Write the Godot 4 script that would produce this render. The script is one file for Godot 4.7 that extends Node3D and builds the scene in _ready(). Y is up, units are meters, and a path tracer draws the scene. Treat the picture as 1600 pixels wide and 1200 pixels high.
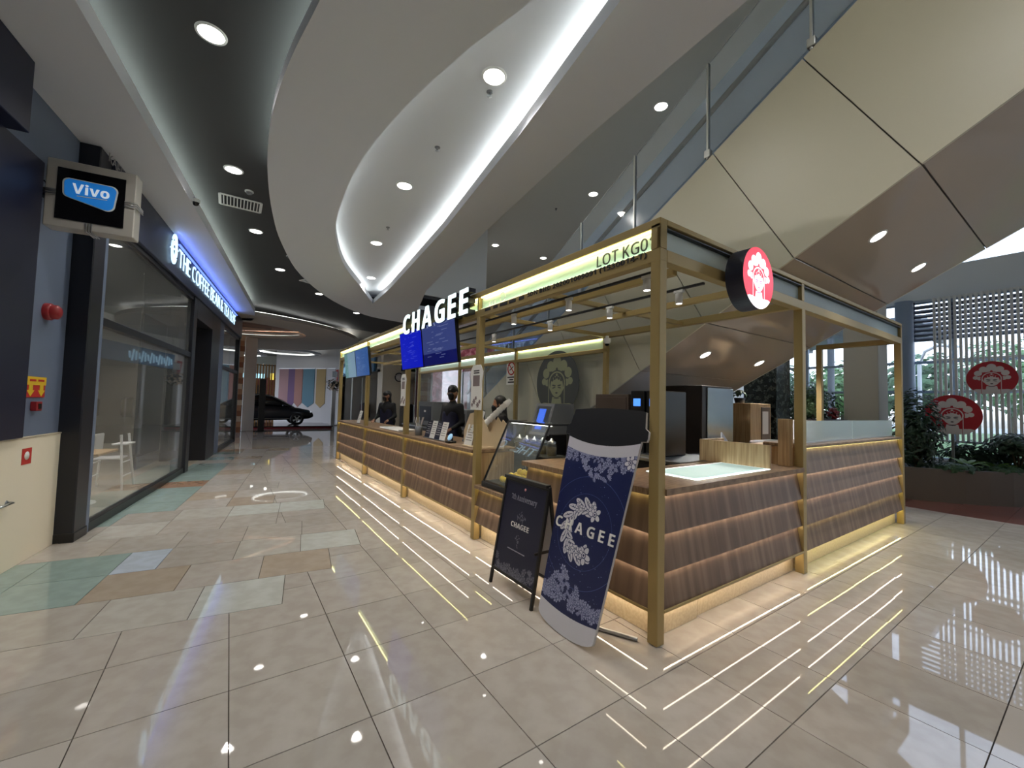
extends Node3D

# ---------------------------------------------------------------- helpers
var mats := {}
var meshes := {}
var used := {}
var fonts := {}
var rng := RandomNumberGenerator.new()
const UP := Vector3.UP
var SB := Basis(Vector3(0.1333, 0, -0.99107), Vector3.UP, Vector3(0.99107, 0, 0.1333))   # shop line: x along the front, z out to the corridor
var ST := Transform3D(SB, Vector3(-1.277, 0, -6.678))
var FACE_W := Basis(Vector3(0, 0, 1), Vector3.UP, Vector3(-1, 0, 0))    # a face looking to -x
const KX := 2.45        # outer face of the kiosk's long side
const KZ := -1.78       # outer face of the kiosk's short side


func mat(key: String, c := Color.WHITE, rough := 0.6, metal := 0.0) -> StandardMaterial3D:
	if not mats.has(key):
		var m := StandardMaterial3D.new()
		m.resource_name = key
		m.albedo_color = c
		m.roughness = rough
		m.metallic = metal
		mats[key] = m
	return mats[key]


func rgb(r: float, g: float, b: float) -> Color:
	return Color(r / 255.0, g / 255.0, b / 255.0)


func glow(key: String, c: Color, e: float) -> StandardMaterial3D:
	if not mats.has(key):
		var m := mat(key, c, 0.6)
		m.emission_enabled = true
		m.emission = c
		m.emission_energy_multiplier = e
	return mats[key]


func pane(key: String, c: Color, a: float, rough := 0.02) -> StandardMaterial3D:
	if not mats.has(key):
		var m := mat(key, Color(c.r, c.g, c.b, a), rough)
		m.transparency = BaseMaterial3D.TRANSPARENCY_ALPHA
	return mats[key]


func noise_tex(freq: float, colors: Array, stops: Array, seed_ := 1, size := 512, oct := 4) -> NoiseTexture2D:
	var n := FastNoiseLite.new()
	n.seed = seed_
	n.frequency = freq
	n.fractal_octaves = oct
	var t := NoiseTexture2D.new()
	t.width = size
	t.height = size
	t.seamless = true
	t.noise = n
	var g := Gradient.new()
	g.offsets = PackedFloat32Array(stops)
	g.colors = PackedColorArray(colors)
	t.color_ramp = g
	return t


func tri_mat(key: String, tex: Texture2D, scale: Vector3, rough: float, metal := 0.0, tint := Color.WHITE) -> StandardMaterial3D:
	if not mats.has(key):
		var m := mat(key, tint, rough, metal)
		m.albedo_texture = tex
		m.uv1_triplanar = true
		m.uv1_world_triplanar = true
		m.uv1_scale = scale
	return mats[key]


func named(called: String) -> String:
	used[called] = used.get(called, 0) + 1
	return called if used[called] == 1 else "%s_%03d" % [called, used[called] - 1]


func thing(called: String, label: String, category: String, at := Transform3D(), group := "") -> Node3D:
	var o := Node3D.new()
	o.name = named(called)
	add_child(o, true)
	o.transform = at
	o.set_meta("label", label)
	o.set_meta("category", category)
	if group:
		o.set_meta("group", group)
	return o


func structure(called: String, at := Transform3D()) -> Node3D:
	var o := Node3D.new()
	o.name = called
	add_child(o, true)
	o.transform = at
	o.set_meta("kind", "structure")
	return o


func put(parent: Node, called: String, mesh: Mesh, m: Material, t := Transform3D()) -> MeshInstance3D:
	var o := MeshInstance3D.new()
	o.name = called
	o.mesh = mesh
	o.material_override = m
	o.transform = t
	parent.add_child(o, true)
	return o


func at(x: float, y: float, z: float, b := Basis()) -> Transform3D:
	return Transform3D(b, Vector3(x, y, z))


func copy_of(o: Node3D, t: Transform3D, label := "") -> Node3D:
	var c: Node3D = o.duplicate()
	var stem := String(o.name)
	c.name = named(stem)
	add_child(c, true)
	c.transform = t
	if label:
		c.set_meta("label", label)
	return c


# a box with chamfered edges, centred
func cbox(s: Vector3, bev := 0.004) -> Mesh:
	var key := "b%s%s" % [s, bev]
	if meshes.has(key):
		return meshes[key]
	if bev <= 0.0015:
		var h0 := s / 2
		var sq := start()
		for a in [-1, 1]:
			face(sq, [Vector3(a * h0.x, -h0.y, -h0.z), Vector3(a * h0.x, h0.y, -h0.z), Vector3(a * h0.x, h0.y, h0.z), Vector3(a * h0.x, -h0.y, h0.z)], Vector3(a, 0, 0))
			face(sq, [Vector3(-h0.x, a * h0.y, -h0.z), Vector3(h0.x, a * h0.y, -h0.z), Vector3(h0.x, a * h0.y, h0.z), Vector3(-h0.x, a * h0.y, h0.z)], Vector3(0, a, 0))
			face(sq, [Vector3(-h0.x, -h0.y, a * h0.z), Vector3(h0.x, -h0.y, a * h0.z), Vector3(h0.x, h0.y, a * h0.z), Vector3(-h0.x, h0.y, a * h0.z)], Vector3(0, 0, a))
		meshes[key] = sq.commit()
		return meshes[key]
	var h := s / 2
	var b: float = minf(bev, minf(h.x, minf(h.y, h.z)) * 0.45)
	var st := start()
	var P := func(sx: int, sy: int, sz: int, ax: int) -> Vector3:
		var v := Vector3(sx * h.x, sy * h.y, sz * h.z)
		if ax != 0: v.x -= sx * b
		if ax != 1: v.y -= sy * b
		if ax != 2: v.z -= sz * b
		return v
	for s1 in [-1, 1]:
		face(st, [P.call(s1, -1, -1, 0), P.call(s1, 1, -1, 0), P.call(s1, 1, 1, 0), P.call(s1, -1, 1, 0)], Vector3(s1, 0, 0))
		face(st, [P.call(-1, s1, -1, 1), P.call(1, s1, -1, 1), P.call(1, s1, 1, 1), P.call(-1, s1, 1, 1)], Vector3(0, s1, 0))
		face(st, [P.call(-1, -1, s1, 2), P.call(1, -1, s1, 2), P.call(1, 1, s1, 2), P.call(-1, 1, s1, 2)], Vector3(0, 0, s1))
		for s2 in [-1, 1]:
			face(st, [P.call(s1, s2, -1, 0), P.call(s1, s2, 1, 0), P.call(s1, s2, 1, 1), P.call(s1, s2, -1, 1)], Vector3(s1, s2, 0))
			face(st, [P.call(s1, -1, s2, 0), P.call(s1, 1, s2, 0), P.call(s1, 1, s2, 2), P.call(s1, -1, s2, 2)], Vector3(s1, 0, s2))
			face(st, [P.call(-1, s1, s2, 1), P.call(1, s1, s2, 1), P.call(1, s1, s2, 2), P.call(-1, s1, s2, 2)], Vector3(0, s1, s2))
			for s3 in [-1, 1]:
				face(st, [P.call(s1, s2, s3, 0), P.call(s1, s2, s3, 1), P.call(s1, s2, s3, 2)], Vector3(s1, s2, s3))
	meshes[key] = st.commit()
	return meshes[key]


func start() -> SurfaceTool:
	var st := SurfaceTool.new()
	st.begin(Mesh.PRIMITIVE_TRIANGLES)
	return st


# a flat polygon with a given outward side; uv from two axes if given
func face(st: SurfaceTool, p: Array, out: Vector3, uv := []) -> void:
	var n: Vector3 = (p[1] - p[0]).cross(p[2] - p[0])
	if n.length_squared() < 1e-18 and p.size() > 3:
		n = (p[2] - p[0]).cross(p[3] - p[0])
	n = n.normalized()
	var flip := n.dot(out) > 0      # clockwise seen from outside
	if not flip:
		n = -n
	for i in range(1, p.size() - 1):
		for k in ([0, i + 1, i] if flip else [0, i, i + 1]):
			st.set_normal(n)
			if uv.size():
				st.set_uv(uv[k])
			st.add_vertex(p[k])


func box(parent: Node, called: String, s: Vector3, c: Vector3, m: Material, bev := 0.004, b := Basis()) -> MeshInstance3D:
	return put(parent, called, cbox(s, bev), m, Transform3D(b, c))


# a box from corner to corner
func span(parent: Node, called: String, a: Vector3, b: Vector3, m: Material, bev := 0.004) -> MeshInstance3D:
	return box(parent, called, (b - a).abs(), (a + b) / 2, m, bev)


# polygon in x,y extruded along z from z0 to z1
func prism_mesh(poly: PackedVector2Array, z0: float, z1: float, caps_uv := false, holes := []) -> Mesh:
	var st := start()
	prism(st, poly, z0, z1, caps_uv)
	return st.commit()


var tile_uv := Vector2.INF      # while set, cap uvs are plan positions


func prism(st: SurfaceTool, poly: PackedVector2Array, z0: float, z1: float, caps_uv := false, x := Transform3D()) -> void:
	if Geometry2D.is_polygon_clockwise(poly):
		poly.reverse()
	var idx := Geometry2D.triangulate_polygon(poly)
	var lo := Vector2(INF, INF)
	var hi := -lo
	for p in poly:
		lo = lo.min(p)
		hi = hi.max(p)
	for i in range(0, idx.size(), 3):
		for side in [[z0, -1.0], [z1, 1.0]]:
			var v := []
			var uv := []
			for k in 3:
				var p: Vector2 = poly[idx[i + k]]
				v.append(x * Vector3(p.x, p.y, side[0]))
				uv.append(Vector2((p.x - lo.x) / (hi.x - lo.x), 1.0 - (p.y - lo.y) / (hi.y - lo.y)))
			if tile_uv != Vector2.INF:
				for k in 3:
					uv[k] = (poly[idx[i + k]] * Vector2(1, -1) + tile_uv) * 0.9
			face(st, v, x.basis * Vector3(0, 0, side[1]), uv if caps_uv or tile_uv != Vector2.INF else [Vector2.ZERO, Vector2.ZERO, Vector2.ZERO])
	for i in poly.size():
		var a := poly[i]
		var b := poly[(i + 1) % poly.size()]
		var out := x.basis * Vector3(b.y - a.y, a.x - b.x, 0)
		face(st, [x * Vector3(a.x, a.y, z0), x * Vector3(b.x, b.y, z0), x * Vector3(b.x, b.y, z1), x * Vector3(a.x, a.y, z1)], out, [Vector2.ZERO, Vector2.ZERO, Vector2.ZERO, Vector2.ZERO])


# plan polygon (x,z) as a slab from y0 to y1
func slab_mesh(poly: Array, y0: float, y1: float) -> Mesh:
	var p := PackedVector2Array()
	for v in poly:
		p.append(Vector2(v.x, -v.y))
	var st := start()
	prism(st, p, y0, y1, false, Transform3D(Basis(Vector3(1, 0, 0), Vector3(0, 0, -1), Vector3(0, 1, 0)), Vector3.ZERO))
	return st.commit()


func lathe_mesh(profile: Array, seg := 24) -> Mesh:      # profile of Vector2(radius, y), upwards outside
	var st := start()
	st.set_smooth_group(1)
	for i in profile.size() - 1:
		for k in seg:
			var a0 := TAU * k / seg
			var a1 := TAU * (k + 1) / seg
			var p: Vector2 = profile[i]
			var q: Vector2 = profile[i + 1]
			var v := [Vector3(cos(a0) * p.x, p.y, sin(a0) * p.x), Vector3(cos(a1) * p.x, p.y, sin(a1) * p.x), Vector3(cos(a1) * q.x, q.y, sin(a1) * q.x), Vector3(cos(a0) * q.x, q.y, sin(a0) * q.x)]
			for t in [[0, 1, 2], [0, 2, 3]]:
				if v[t[0]].distance_squared_to(v[t[1]]) < 1e-14 or v[t[1]].distance_squared_to(v[t[2]]) < 1e-14 or v[t[0]].distance_squared_to(v[t[2]]) < 1e-14:
					continue
				for j in t:
					st.add_vertex(v[j])
	st.index()
	st.generate_normals()
	return st.commit()


func tube_mesh(pts: Array, r, seg := 8) -> Mesh:
	var st := start()
	tube(st, pts, r, seg)
	st.index()
	st.generate_normals()
	return st.commit()


func tube(st: SurfaceTool, pts: Array, r, seg := 8) -> void:
	st.set_smooth_group(1)
	var rings := []
	for i in pts.size():
		var d: Vector3 = (pts[mini(i + 1, pts.size() - 1)] - pts[maxi(i - 1, 0)]).normalized()
		var u := d.cross(UP if absf(d.y) < 0.95 else Vector3.RIGHT).normalized()
		var w := d.cross(u)
		var ri: float = r[i] if r is Array else r
		var ring := []
		for k in seg:
			ring.append(pts[i] + (u * cos(TAU * k / seg) + w * sin(TAU * k / seg)) * ri)
		rings.append(ring)
	for i in pts.size() - 1:
		for k in seg:
			var j := (k + 1) % seg
			for t in [[rings[i][k], rings[i][j], rings[i + 1][j]], [rings[i][k], rings[i + 1][j], rings[i + 1][k]]]:
				for v in t:
					st.add_vertex(v)
	st.set_smooth_group(-1)
	for e in [0, pts.size() - 1]:
		for k in seg:
			var j := (k + 1) % seg
			for v in ([pts[e], rings[e][j], rings[e][k]] if e == 0 else [pts[e], rings[e][k], rings[e][j]]):
				st.add_vertex(v)


func font(kind := "Droid Sans", weight := 400) -> SystemFont:
	var key := "%s%d" % [kind, weight]
	if not fonts.has(key):
		var f := SystemFont.new()
		f.font_names = PackedStringArray([kind])
		f.font_weight = weight
		fonts[key] = f
	return fonts[key]


# lettering: cap height, thickness, optional total width; the text's lower edge middle at t
func text(parent: Node, called: String, s: String, cap: float, depth: float, m: Material, t: Transform3D, width := 0.0, f: Font = null) -> MeshInstance3D:
	var tm := TextMesh.new()
	tm.text = s
	tm.font = f if f else font()
	tm.font_size = 48
	tm.pixel_size = cap / (48 * 0.714)
	tm.depth = depth
	tm.curve_step = 4.0
	tm.horizontal_alignment = HORIZONTAL_ALIGNMENT_CENTER
	tm.vertical_alignment = VERTICAL_ALIGNMENT_BOTTOM
	var a := tm.get_aabb()
	var k := width / a.size.x if width > 0 else 1.0
	var shift := Vector3(-a.get_center().x * k, -a.position.y, -a.get_center().z)
	return put(parent, called, tm, m, t * Transform3D(Basis.from_scale(Vector3(k, 1, 1)), shift))


# lettering from separate letters, spread evenly by their widths over `width`
func letters(parent: Node, s: String, cap: float, depth: float, m: Material, t: Transform3D, width: float, f: Font, called := "letter", gap := 0.16) -> void:
	var ms := []
	var total := 0.0
	for ch in s:
		if ch == " ":
			ms.append(null)
			total += cap * 0.34
			continue
		var tm := TextMesh.new()
		tm.text = ch
		tm.font = f
		tm.font_size = 48
		tm.pixel_size = cap / (48 * 0.714)
		tm.depth = depth
		tm.curve_step = 4.0
		ms.append(tm)
		total += tm.get_aabb().size.x + cap * gap
	var k := width / (total - cap * gap)
	var x := -width / 2
	for tm in ms:
		if tm == null:
			x += cap * 0.34 * k
			continue
		var a: AABB = tm.get_aabb()
		put(parent, called, tm, m, t * Transform3D(Basis.from_scale(Vector3(k, 1, 1)), Vector3(x - a.position.x * k, -a.position.y, -a.get_center().z)))
		x += (a.size.x + cap * gap) * k


func area(parent: Node, t: Transform3D, size: Vector2, energy: float, c: Color) -> void:
	var l := AreaLight3D.new()
	l.name = "area_light"
	l.area_size = size
	l.light_energy = energy
	l.light_color = c
	l.area_range = 40.0
	l.shadow_enabled = true
	l.transform = t
	parent.add_child(l, true)


# basis whose -z looks along d
func look(d: Vector3) -> Basis:
	return Basis.looking_at(d, UP if absf(d.normalized().y) < 0.99 else Vector3.RIGHT)


# ---------------------------------------------------------------- drawing flat print into images
func ell(im: Image, c: Vector2, r: Vector2, turn: float, col: Color, hollow := 0.0) -> void:
	var R := maxf(r.x, r.y) + 1
	for y in range(maxi(0, int(c.y - R)), mini(im.get_height(), int(c.y + R) + 1)):
		for x in range(maxi(0, int(c.x - R)), mini(im.get_width(), int(c.x + R) + 1)):
			var p := (Vector2(x, y) - c).rotated(-turn) / r
			var d := p.length()
			if d <= 1.0 and d >= hollow:
				im.set_pixel(x, y, col)


func bloom(im: Image, c: Vector2, r: float, light: Color, dark: Color) -> void:
	var n := rng.randi_range(5, 7)
	var a0 := rng.randf() * TAU
	for k in n:
		var a := a0 + TAU * k / n
		ell(im, c + Vector2.from_angle(a) * r * 0.55, Vector2(r * 0.5, r * 0.36), a, dark)
		ell(im, c + Vector2.from_angle(a) * r * 0.55, Vector2(r * 0.42, r * 0.28), a, light)
	ell(im, c, Vector2.ONE * r * 0.33, 0, dark)
	ell(im, c, Vector2.ONE * r * 0.24, 0, light)
	ell(im, c, Vector2.ONE * r * 0.12, 0, dark)


func sprig(im: Image, c: Vector2, r: float, light: Color, dark: Color) -> void:
	var a0 := rng.randf() * TAU
	for k in range(-2, 3):
		var a := a0 + k * 0.5
		ell(im, c + Vector2.from_angle(a) * r * 0.5, Vector2(r * 0.52, r * 0.17), a, light)
		ell(im, c + Vector2.from_angle(a) * r * 0.5, Vector2(r * 0.4, r * 0.03), a, dark)


# the round emblem: a figure with a headdress of pompons on a disc
func emblem(disc: Color, fig: Color, line: Color) -> ImageTexture:
	var n := 384
	var im := Image.create(n, n, false, Image.FORMAT_RGBA8)
	im.fill(disc)
	var s := float(n)
	# shoulders, neck, face
	var shoulder := PackedVector2Array([Vector2(0.03, 0.86), Vector2(0.2, 0.81), Vector2(0.38, 0.82), Vector2(0.4, 0.72), Vector2(0.6, 0.72), Vector2(0.62, 0.82), Vector2(0.8, 0.81), Vector2(0.97, 0.86), Vector2(0.97, 1.0), Vector2(0.03, 1.0)])
	for y in range(int(0.7 * s), n):
		for x in n:
			if Geometry2D.is_point_in_polygon(Vector2(x, y) / s, shoulder):
				im.set_pixel(x, y, fig)
	for q in [[0.5, 0.17, 0.095], [0.345, 0.235, 0.085], [0.655, 0.235, 0.085], [0.24, 0.345, 0.08], [0.76, 0.345, 0.08], [0.19, 0.475, 0.055], [0.81, 0.475, 0.055], [0.27, 0.495, 0.055], [0.73, 0.495, 0.055], [0.42, 0.27, 0.06], [0.58, 0.27, 0.06]]:
		ell(im, Vector2(q[0], q[1]) * s, Vector2.ONE * q[2] * s, 0, fig)
	ell(im, Vector2(0.5, 0.5) * s, Vector2(0.215, 0.2) * s, 0, disc)
	ell(im, Vector2(0.5, 0.5) * s, Vector2(0.195, 0.18) * s, 0, fig, 0.87)
	ell(im, Vector2(0.5, 0.555) * s, Vector2(0.15, 0.165) * s, 0, fig)
	for q in [0.395, 0.45, 0.5, 0.55, 0.605]:
		ell(im, Vector2(q, 0.41 + absf(q - 0.5) * 0.4) * s, Vector2.ONE * 0.026 * s, 0, disc)
	ell(im, Vector2(0.5, 0.375) * s, Vector2.ONE * 0.022 * s, 0, fig)
	for q in [0.315, 0.685]:       # side tassels
		im.fill_rect(Rect2i(int((q - 0.008) * s), int(0.52 * s), int(0.016 * s), int(0.47 * s)), fig)
		im.fill_rect(Rect2i(int((q - 0.02) * s), int(0.82 * s), int(0.01 * s), int(0.18 * s)), disc)
	for q in [0.435, 0.565]:       # brows and closed eyes
		ell(im, Vector2(q, 0.54) * s, Vector2(0.045, 0.012) * s, 0.15 * signf(0.5 - q), line)
		ell(im, Vector2(q, 0.575) * s, Vector2(0.04, 0.009) * s, -0.2 * signf(0.5 - q), line)
	ell(im, Vector2(0.5, 0.655) * s, Vector2(0.028, 0.013) * s, 0, line)
	ell(im, Vector2(0.5, 0.735) * s, Vector2(0.07, 0.01) * s, 0, line)
	return ImageTexture.create_from_image(im)


# ---------------------------------------------------------------- smooth bodies (distance field meshed as surface nets)
# bones: [a, b, ra, rb]; k = smoothness of the joins
func field_mesh(st: SurfaceTool, bones: Array, cell: float, k: float, x := Transform3D()) -> void:
	var lo := Vector3(INF, INF, INF)
	var hi := -lo
	for b in bones:
		var r: float = maxf(b[2], b[3]) + cell * 2
		for e in [b[0], b[1]]:
			lo = lo.min(e - Vector3.ONE * r)
			hi = hi.max(e + Vector3.ONE * r)
	var n := Vector3i(((hi - lo) / cell).ceil()) + Vector3i.ONE
	var f := PackedFloat32Array()
	f.resize(n.x * n.y * n.z)
	f.fill(1.0)
	for b in bones:
		var r: float = maxf(b[2], b[3]) + maxf(3 * k, cell * 2.5)
		var p0: Vector3 = b[0]
		var d: Vector3 = b[1] - p0
		var dd := maxf(d.length_squared(), 1e-9)
		var i0 := Vector3i(((p0.min(b[1]) - Vector3.ONE * r - lo) / cell).floor()).clamp(Vector3i.ZERO, n - Vector3i.ONE)
		var i1 := Vector3i(((p0.max(b[1]) + Vector3.ONE * r - lo) / cell).ceil()).clamp(Vector3i.ZERO, n - Vector3i.ONE)
		for iz in range(i0.z, i1.z + 1):
			for iy in range(i0.y, i1.y + 1):
				for ix in range(i0.x, i1.x + 1):
					var p := lo + Vector3(ix, iy, iz) * cell
					var t := clampf((p - p0).dot(d) / dd, 0, 1)
					var v: float = p.distance_to(p0 + d * t) - lerpf(b[2], b[3], t)
					var at_ := (iz * n.y + iy) * n.x + ix
					var o := f[at_]
					var h := maxf(k - absf(o - v), 0.0) / k
					f[at_] = minf(o, v) - h * h * k * 0.25
	var vid := {}
	var vs := PackedVector3Array()
	for iz in n.z - 1:
		for iy in n.y - 1:
			for ix in n.x - 1:
				var q := (iz * n.y + iy) * n.x + ix
				var vals := [f[q], f[q + 1], f[q + n.x], f[q + n.x + 1], f[q + n.x * n.y], f[q + n.x * n.y + 1], f[q + n.x * n.y + n.x], f[q + n.x * n.y + n.x + 1]]
				var neg := 0
				for v in vals:
					if v < 0:
						neg += 1
				if neg == 0 or neg == 8:
					continue
				var sum := Vector3.ZERO
				var cnt := 0
				for e in [[0, 1], [2, 3], [4, 5], [6, 7], [0, 2], [1, 3], [4, 6], [5, 7], [0, 4], [1, 5], [2, 6], [3, 7]]:
					var a: float = vals[e[0]]
					var b: float = vals[e[1]]
					if (a < 0) != (b < 0):
						var t := a / (a - b)
						var pa := Vector3(e[0] & 1, (e[0] >> 1) & 1, e[0] >> 2)
						var pb := Vector3(e[1] & 1, (e[1] >> 1) & 1, e[1] >> 2)
						sum += pa.lerp(pb, t)
						cnt += 1
				vid[q] = vs.size()
				vs.append(x * (lo + (Vector3(ix, iy, iz) + sum / cnt) * cell))
	st.set_smooth_group(1)
	var sx := 1
	var sy := n.x
	var sz := n.x * n.y
	for q in vid:
		for ax in [[sx, sy, sz], [sy, sz, sx], [sz, sx, sy]]:
			var a: float = f[q]
			var b: float = f[q + ax[0]]
			if (a < 0) == (b < 0):
				continue
			var c1: int = q - ax[1]
			var c2: int = q - ax[2]
			var c3: int = q - ax[1] - ax[2]
			if not (vid.has(c1) and vid.has(c2) and vid.has(c3)):
				continue
			var quad := [vid[q], vid[c1], vid[c3], vid[c2]]
			if a >= 0:
				quad.reverse()
			for t in [0, 2, 1, 0, 3, 2]:
				st.add_vertex(vs[quad[t]])


# ---------------------------------------------------------------- scene
const SPOT_E := 2.4
const CEIL_Y := 4.72      # recess ceiling
const HALL_Y := 7.6       # high beige ceiling over the kiosk and escalator
const DARK_Y := 4.8
const DROP_Y := 4.4


func _ready() -> void:
	rng.seed = 7
	# camera: ultra wide phone lens at eye height
	var cam := Camera3D.new()
	cam.name = "camera"
	cam.fov = rad_to_deg(2.0 * atan(600.0 / 644.0))
	cam.near = 0.05
	cam.far = 300.0
	cam.transform = Transform3D(Basis(Vector3(0.824815, 0.025272, 0.564838), Vector3(-0.047261, 0.998586, 0.024335), Vector3(-0.563424, -0.046767, 0.824843)), Vector3(0, 1.62, 0))
	add_child(cam)
	# overcast sky
	var sky := ProceduralSkyMaterial.new()
	sky.sky_top_color = rgb(186, 208, 240)
	sky.sky_horizon_color = rgb(228, 236, 248)
	sky.ground_horizon_color = rgb(140, 146, 150)
	sky.ground_bottom_color = rgb(100, 104, 106)
	sky.sky_energy_multiplier = 1.0
	var env := Environment.new()
	env.background_mode = Environment.BG_SKY
	env.sky = Sky.new()
	env.sky.sky_material = sky
	env.background_energy_multiplier = 4.0
	env.tonemap_mode = Environment.TONE_MAPPER_LINEAR
	env.tonemap_exposure = 1.0
	env.sdfgi_enabled = true
	env.ssao_enabled = true
	env.ssil_enabled = true
	var we := WorldEnvironment.new()
	we.name = "world"
	we.environment = env
	add_child(we)
	palette()
	shell()
	floor_tiles()
	ceilings()
	window_side()
	escalator()
	coffee_shop()
	far_corridor()
	kiosk()
	counter_goods()
	signs()
	standees()
	people()
	plants()
	ceiling_fittings()
	outside()


func palette() -> void:
	mat("gold", rgb(174, 152, 100), 0.42, 0.3)
	mat("white", rgb(226, 226, 224), 0.55)
	mat("drop", rgb(216, 219, 226), 0.6)
	mat("dark_ceiling", rgb(58, 58, 60), 0.7)
	mat("beige_ceiling", rgb(206, 208, 200), 0.55)
	mat("black", rgb(22, 22, 24), 0.35)
	mat("black_gloss", rgb(14, 14, 16), 0.12)
	mat("steel", rgb(185, 188, 190), 0.28, 1.0)
	mat("navy", rgb(24, 28, 52), 0.45)
	mat("navy_frame", rgb(38, 42, 56), 0.4)
	mat("slate", rgb(106, 118, 140), 0.5)
	mat("grout", rgb(74, 66, 58), 0.8)
	mat("cream", rgb(236, 226, 204), 0.55)
	mat("paper", rgb(232, 230, 226), 0.7)
	mat("ink", rgb(40, 38, 40), 0.6)
	mat("grey_plastic", rgb(120, 122, 126), 0.45)
	pane("clear", Color(0.93, 0.98, 0.96), 0.06)
	pane("shop_glass", Color(0.9, 0.93, 0.92), 0.05)
	pane("frost", rgb(214, 234, 218), 0.9, 0.5)
	pane("frost_blue", rgb(190, 210, 214), 0.62, 0.45)
	tri_mat("wood", noise_tex(0.016, [rgb(112, 90, 74), rgb(122, 99, 82), rgb(132, 109, 90), rgb(144, 121, 101)], [0.25, 0.44, 0.58, 0.78], 3, 512, 3), Vector3(0.9, 0.04, 0.9), 0.45)
	tri_mat("wood_top", noise_tex(0.03, [rgb(120, 96, 72), rgb(146, 118, 90), rgb(160, 134, 104)], [0.2, 0.5, 0.8], 5), Vector3(0.5, 0.5, 2.2), 0.35)
	tri_mat("oak", noise_tex(0.03, [rgb(170, 138, 98), rgb(188, 158, 116), rgb(202, 174, 134)], [0.2, 0.5, 0.8], 6), Vector3(2.0, 0.1, 2.0), 0.45)
	tri_mat("plinth", noise_tex(0.03, [rgb(208, 188, 152), rgb(218, 200, 166)], [0.3, 0.7], 8), Vector3(2, 2, 2), 0.3)
	tri_mat("marble", noise_tex(0.02, [rgb(16, 18, 16), rgb(40, 44, 40), rgb(96, 100, 92), rgb(50, 54, 50)], [0.3, 0.55, 0.72, 0.85], 9), Vector3(0.8, 0.8, 0.8), 0.2)
	# LED colours: warm white, and the tint the phone gives the bay next to the planter
	glow("led", rgb(255, 240, 218), 10.0)
	glow("led_yellow", rgb(255, 244, 160), 7.0)
	glow("led_white", rgb(250, 250, 240), 6.0)
	glow("lamp_lens", rgb(255, 250, 242), 14.0)


func quad_slab(called: String, poly: Array, y0: float, y1: float, m: Material) -> MeshInstance3D:
	var o := put(self, called, slab_mesh(poly, y0, y1), m)
	o.set_meta("kind", "structure")
	return o


func P2(x: float, z: float) -> Vector2:
	return Vector2(x, z)


func S2(s: float, n: float) -> Vector2:      # shop coordinates to plan
	var p := ST * Vector3(s, 0, n)
	return Vector2(p.x, p.z)


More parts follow.
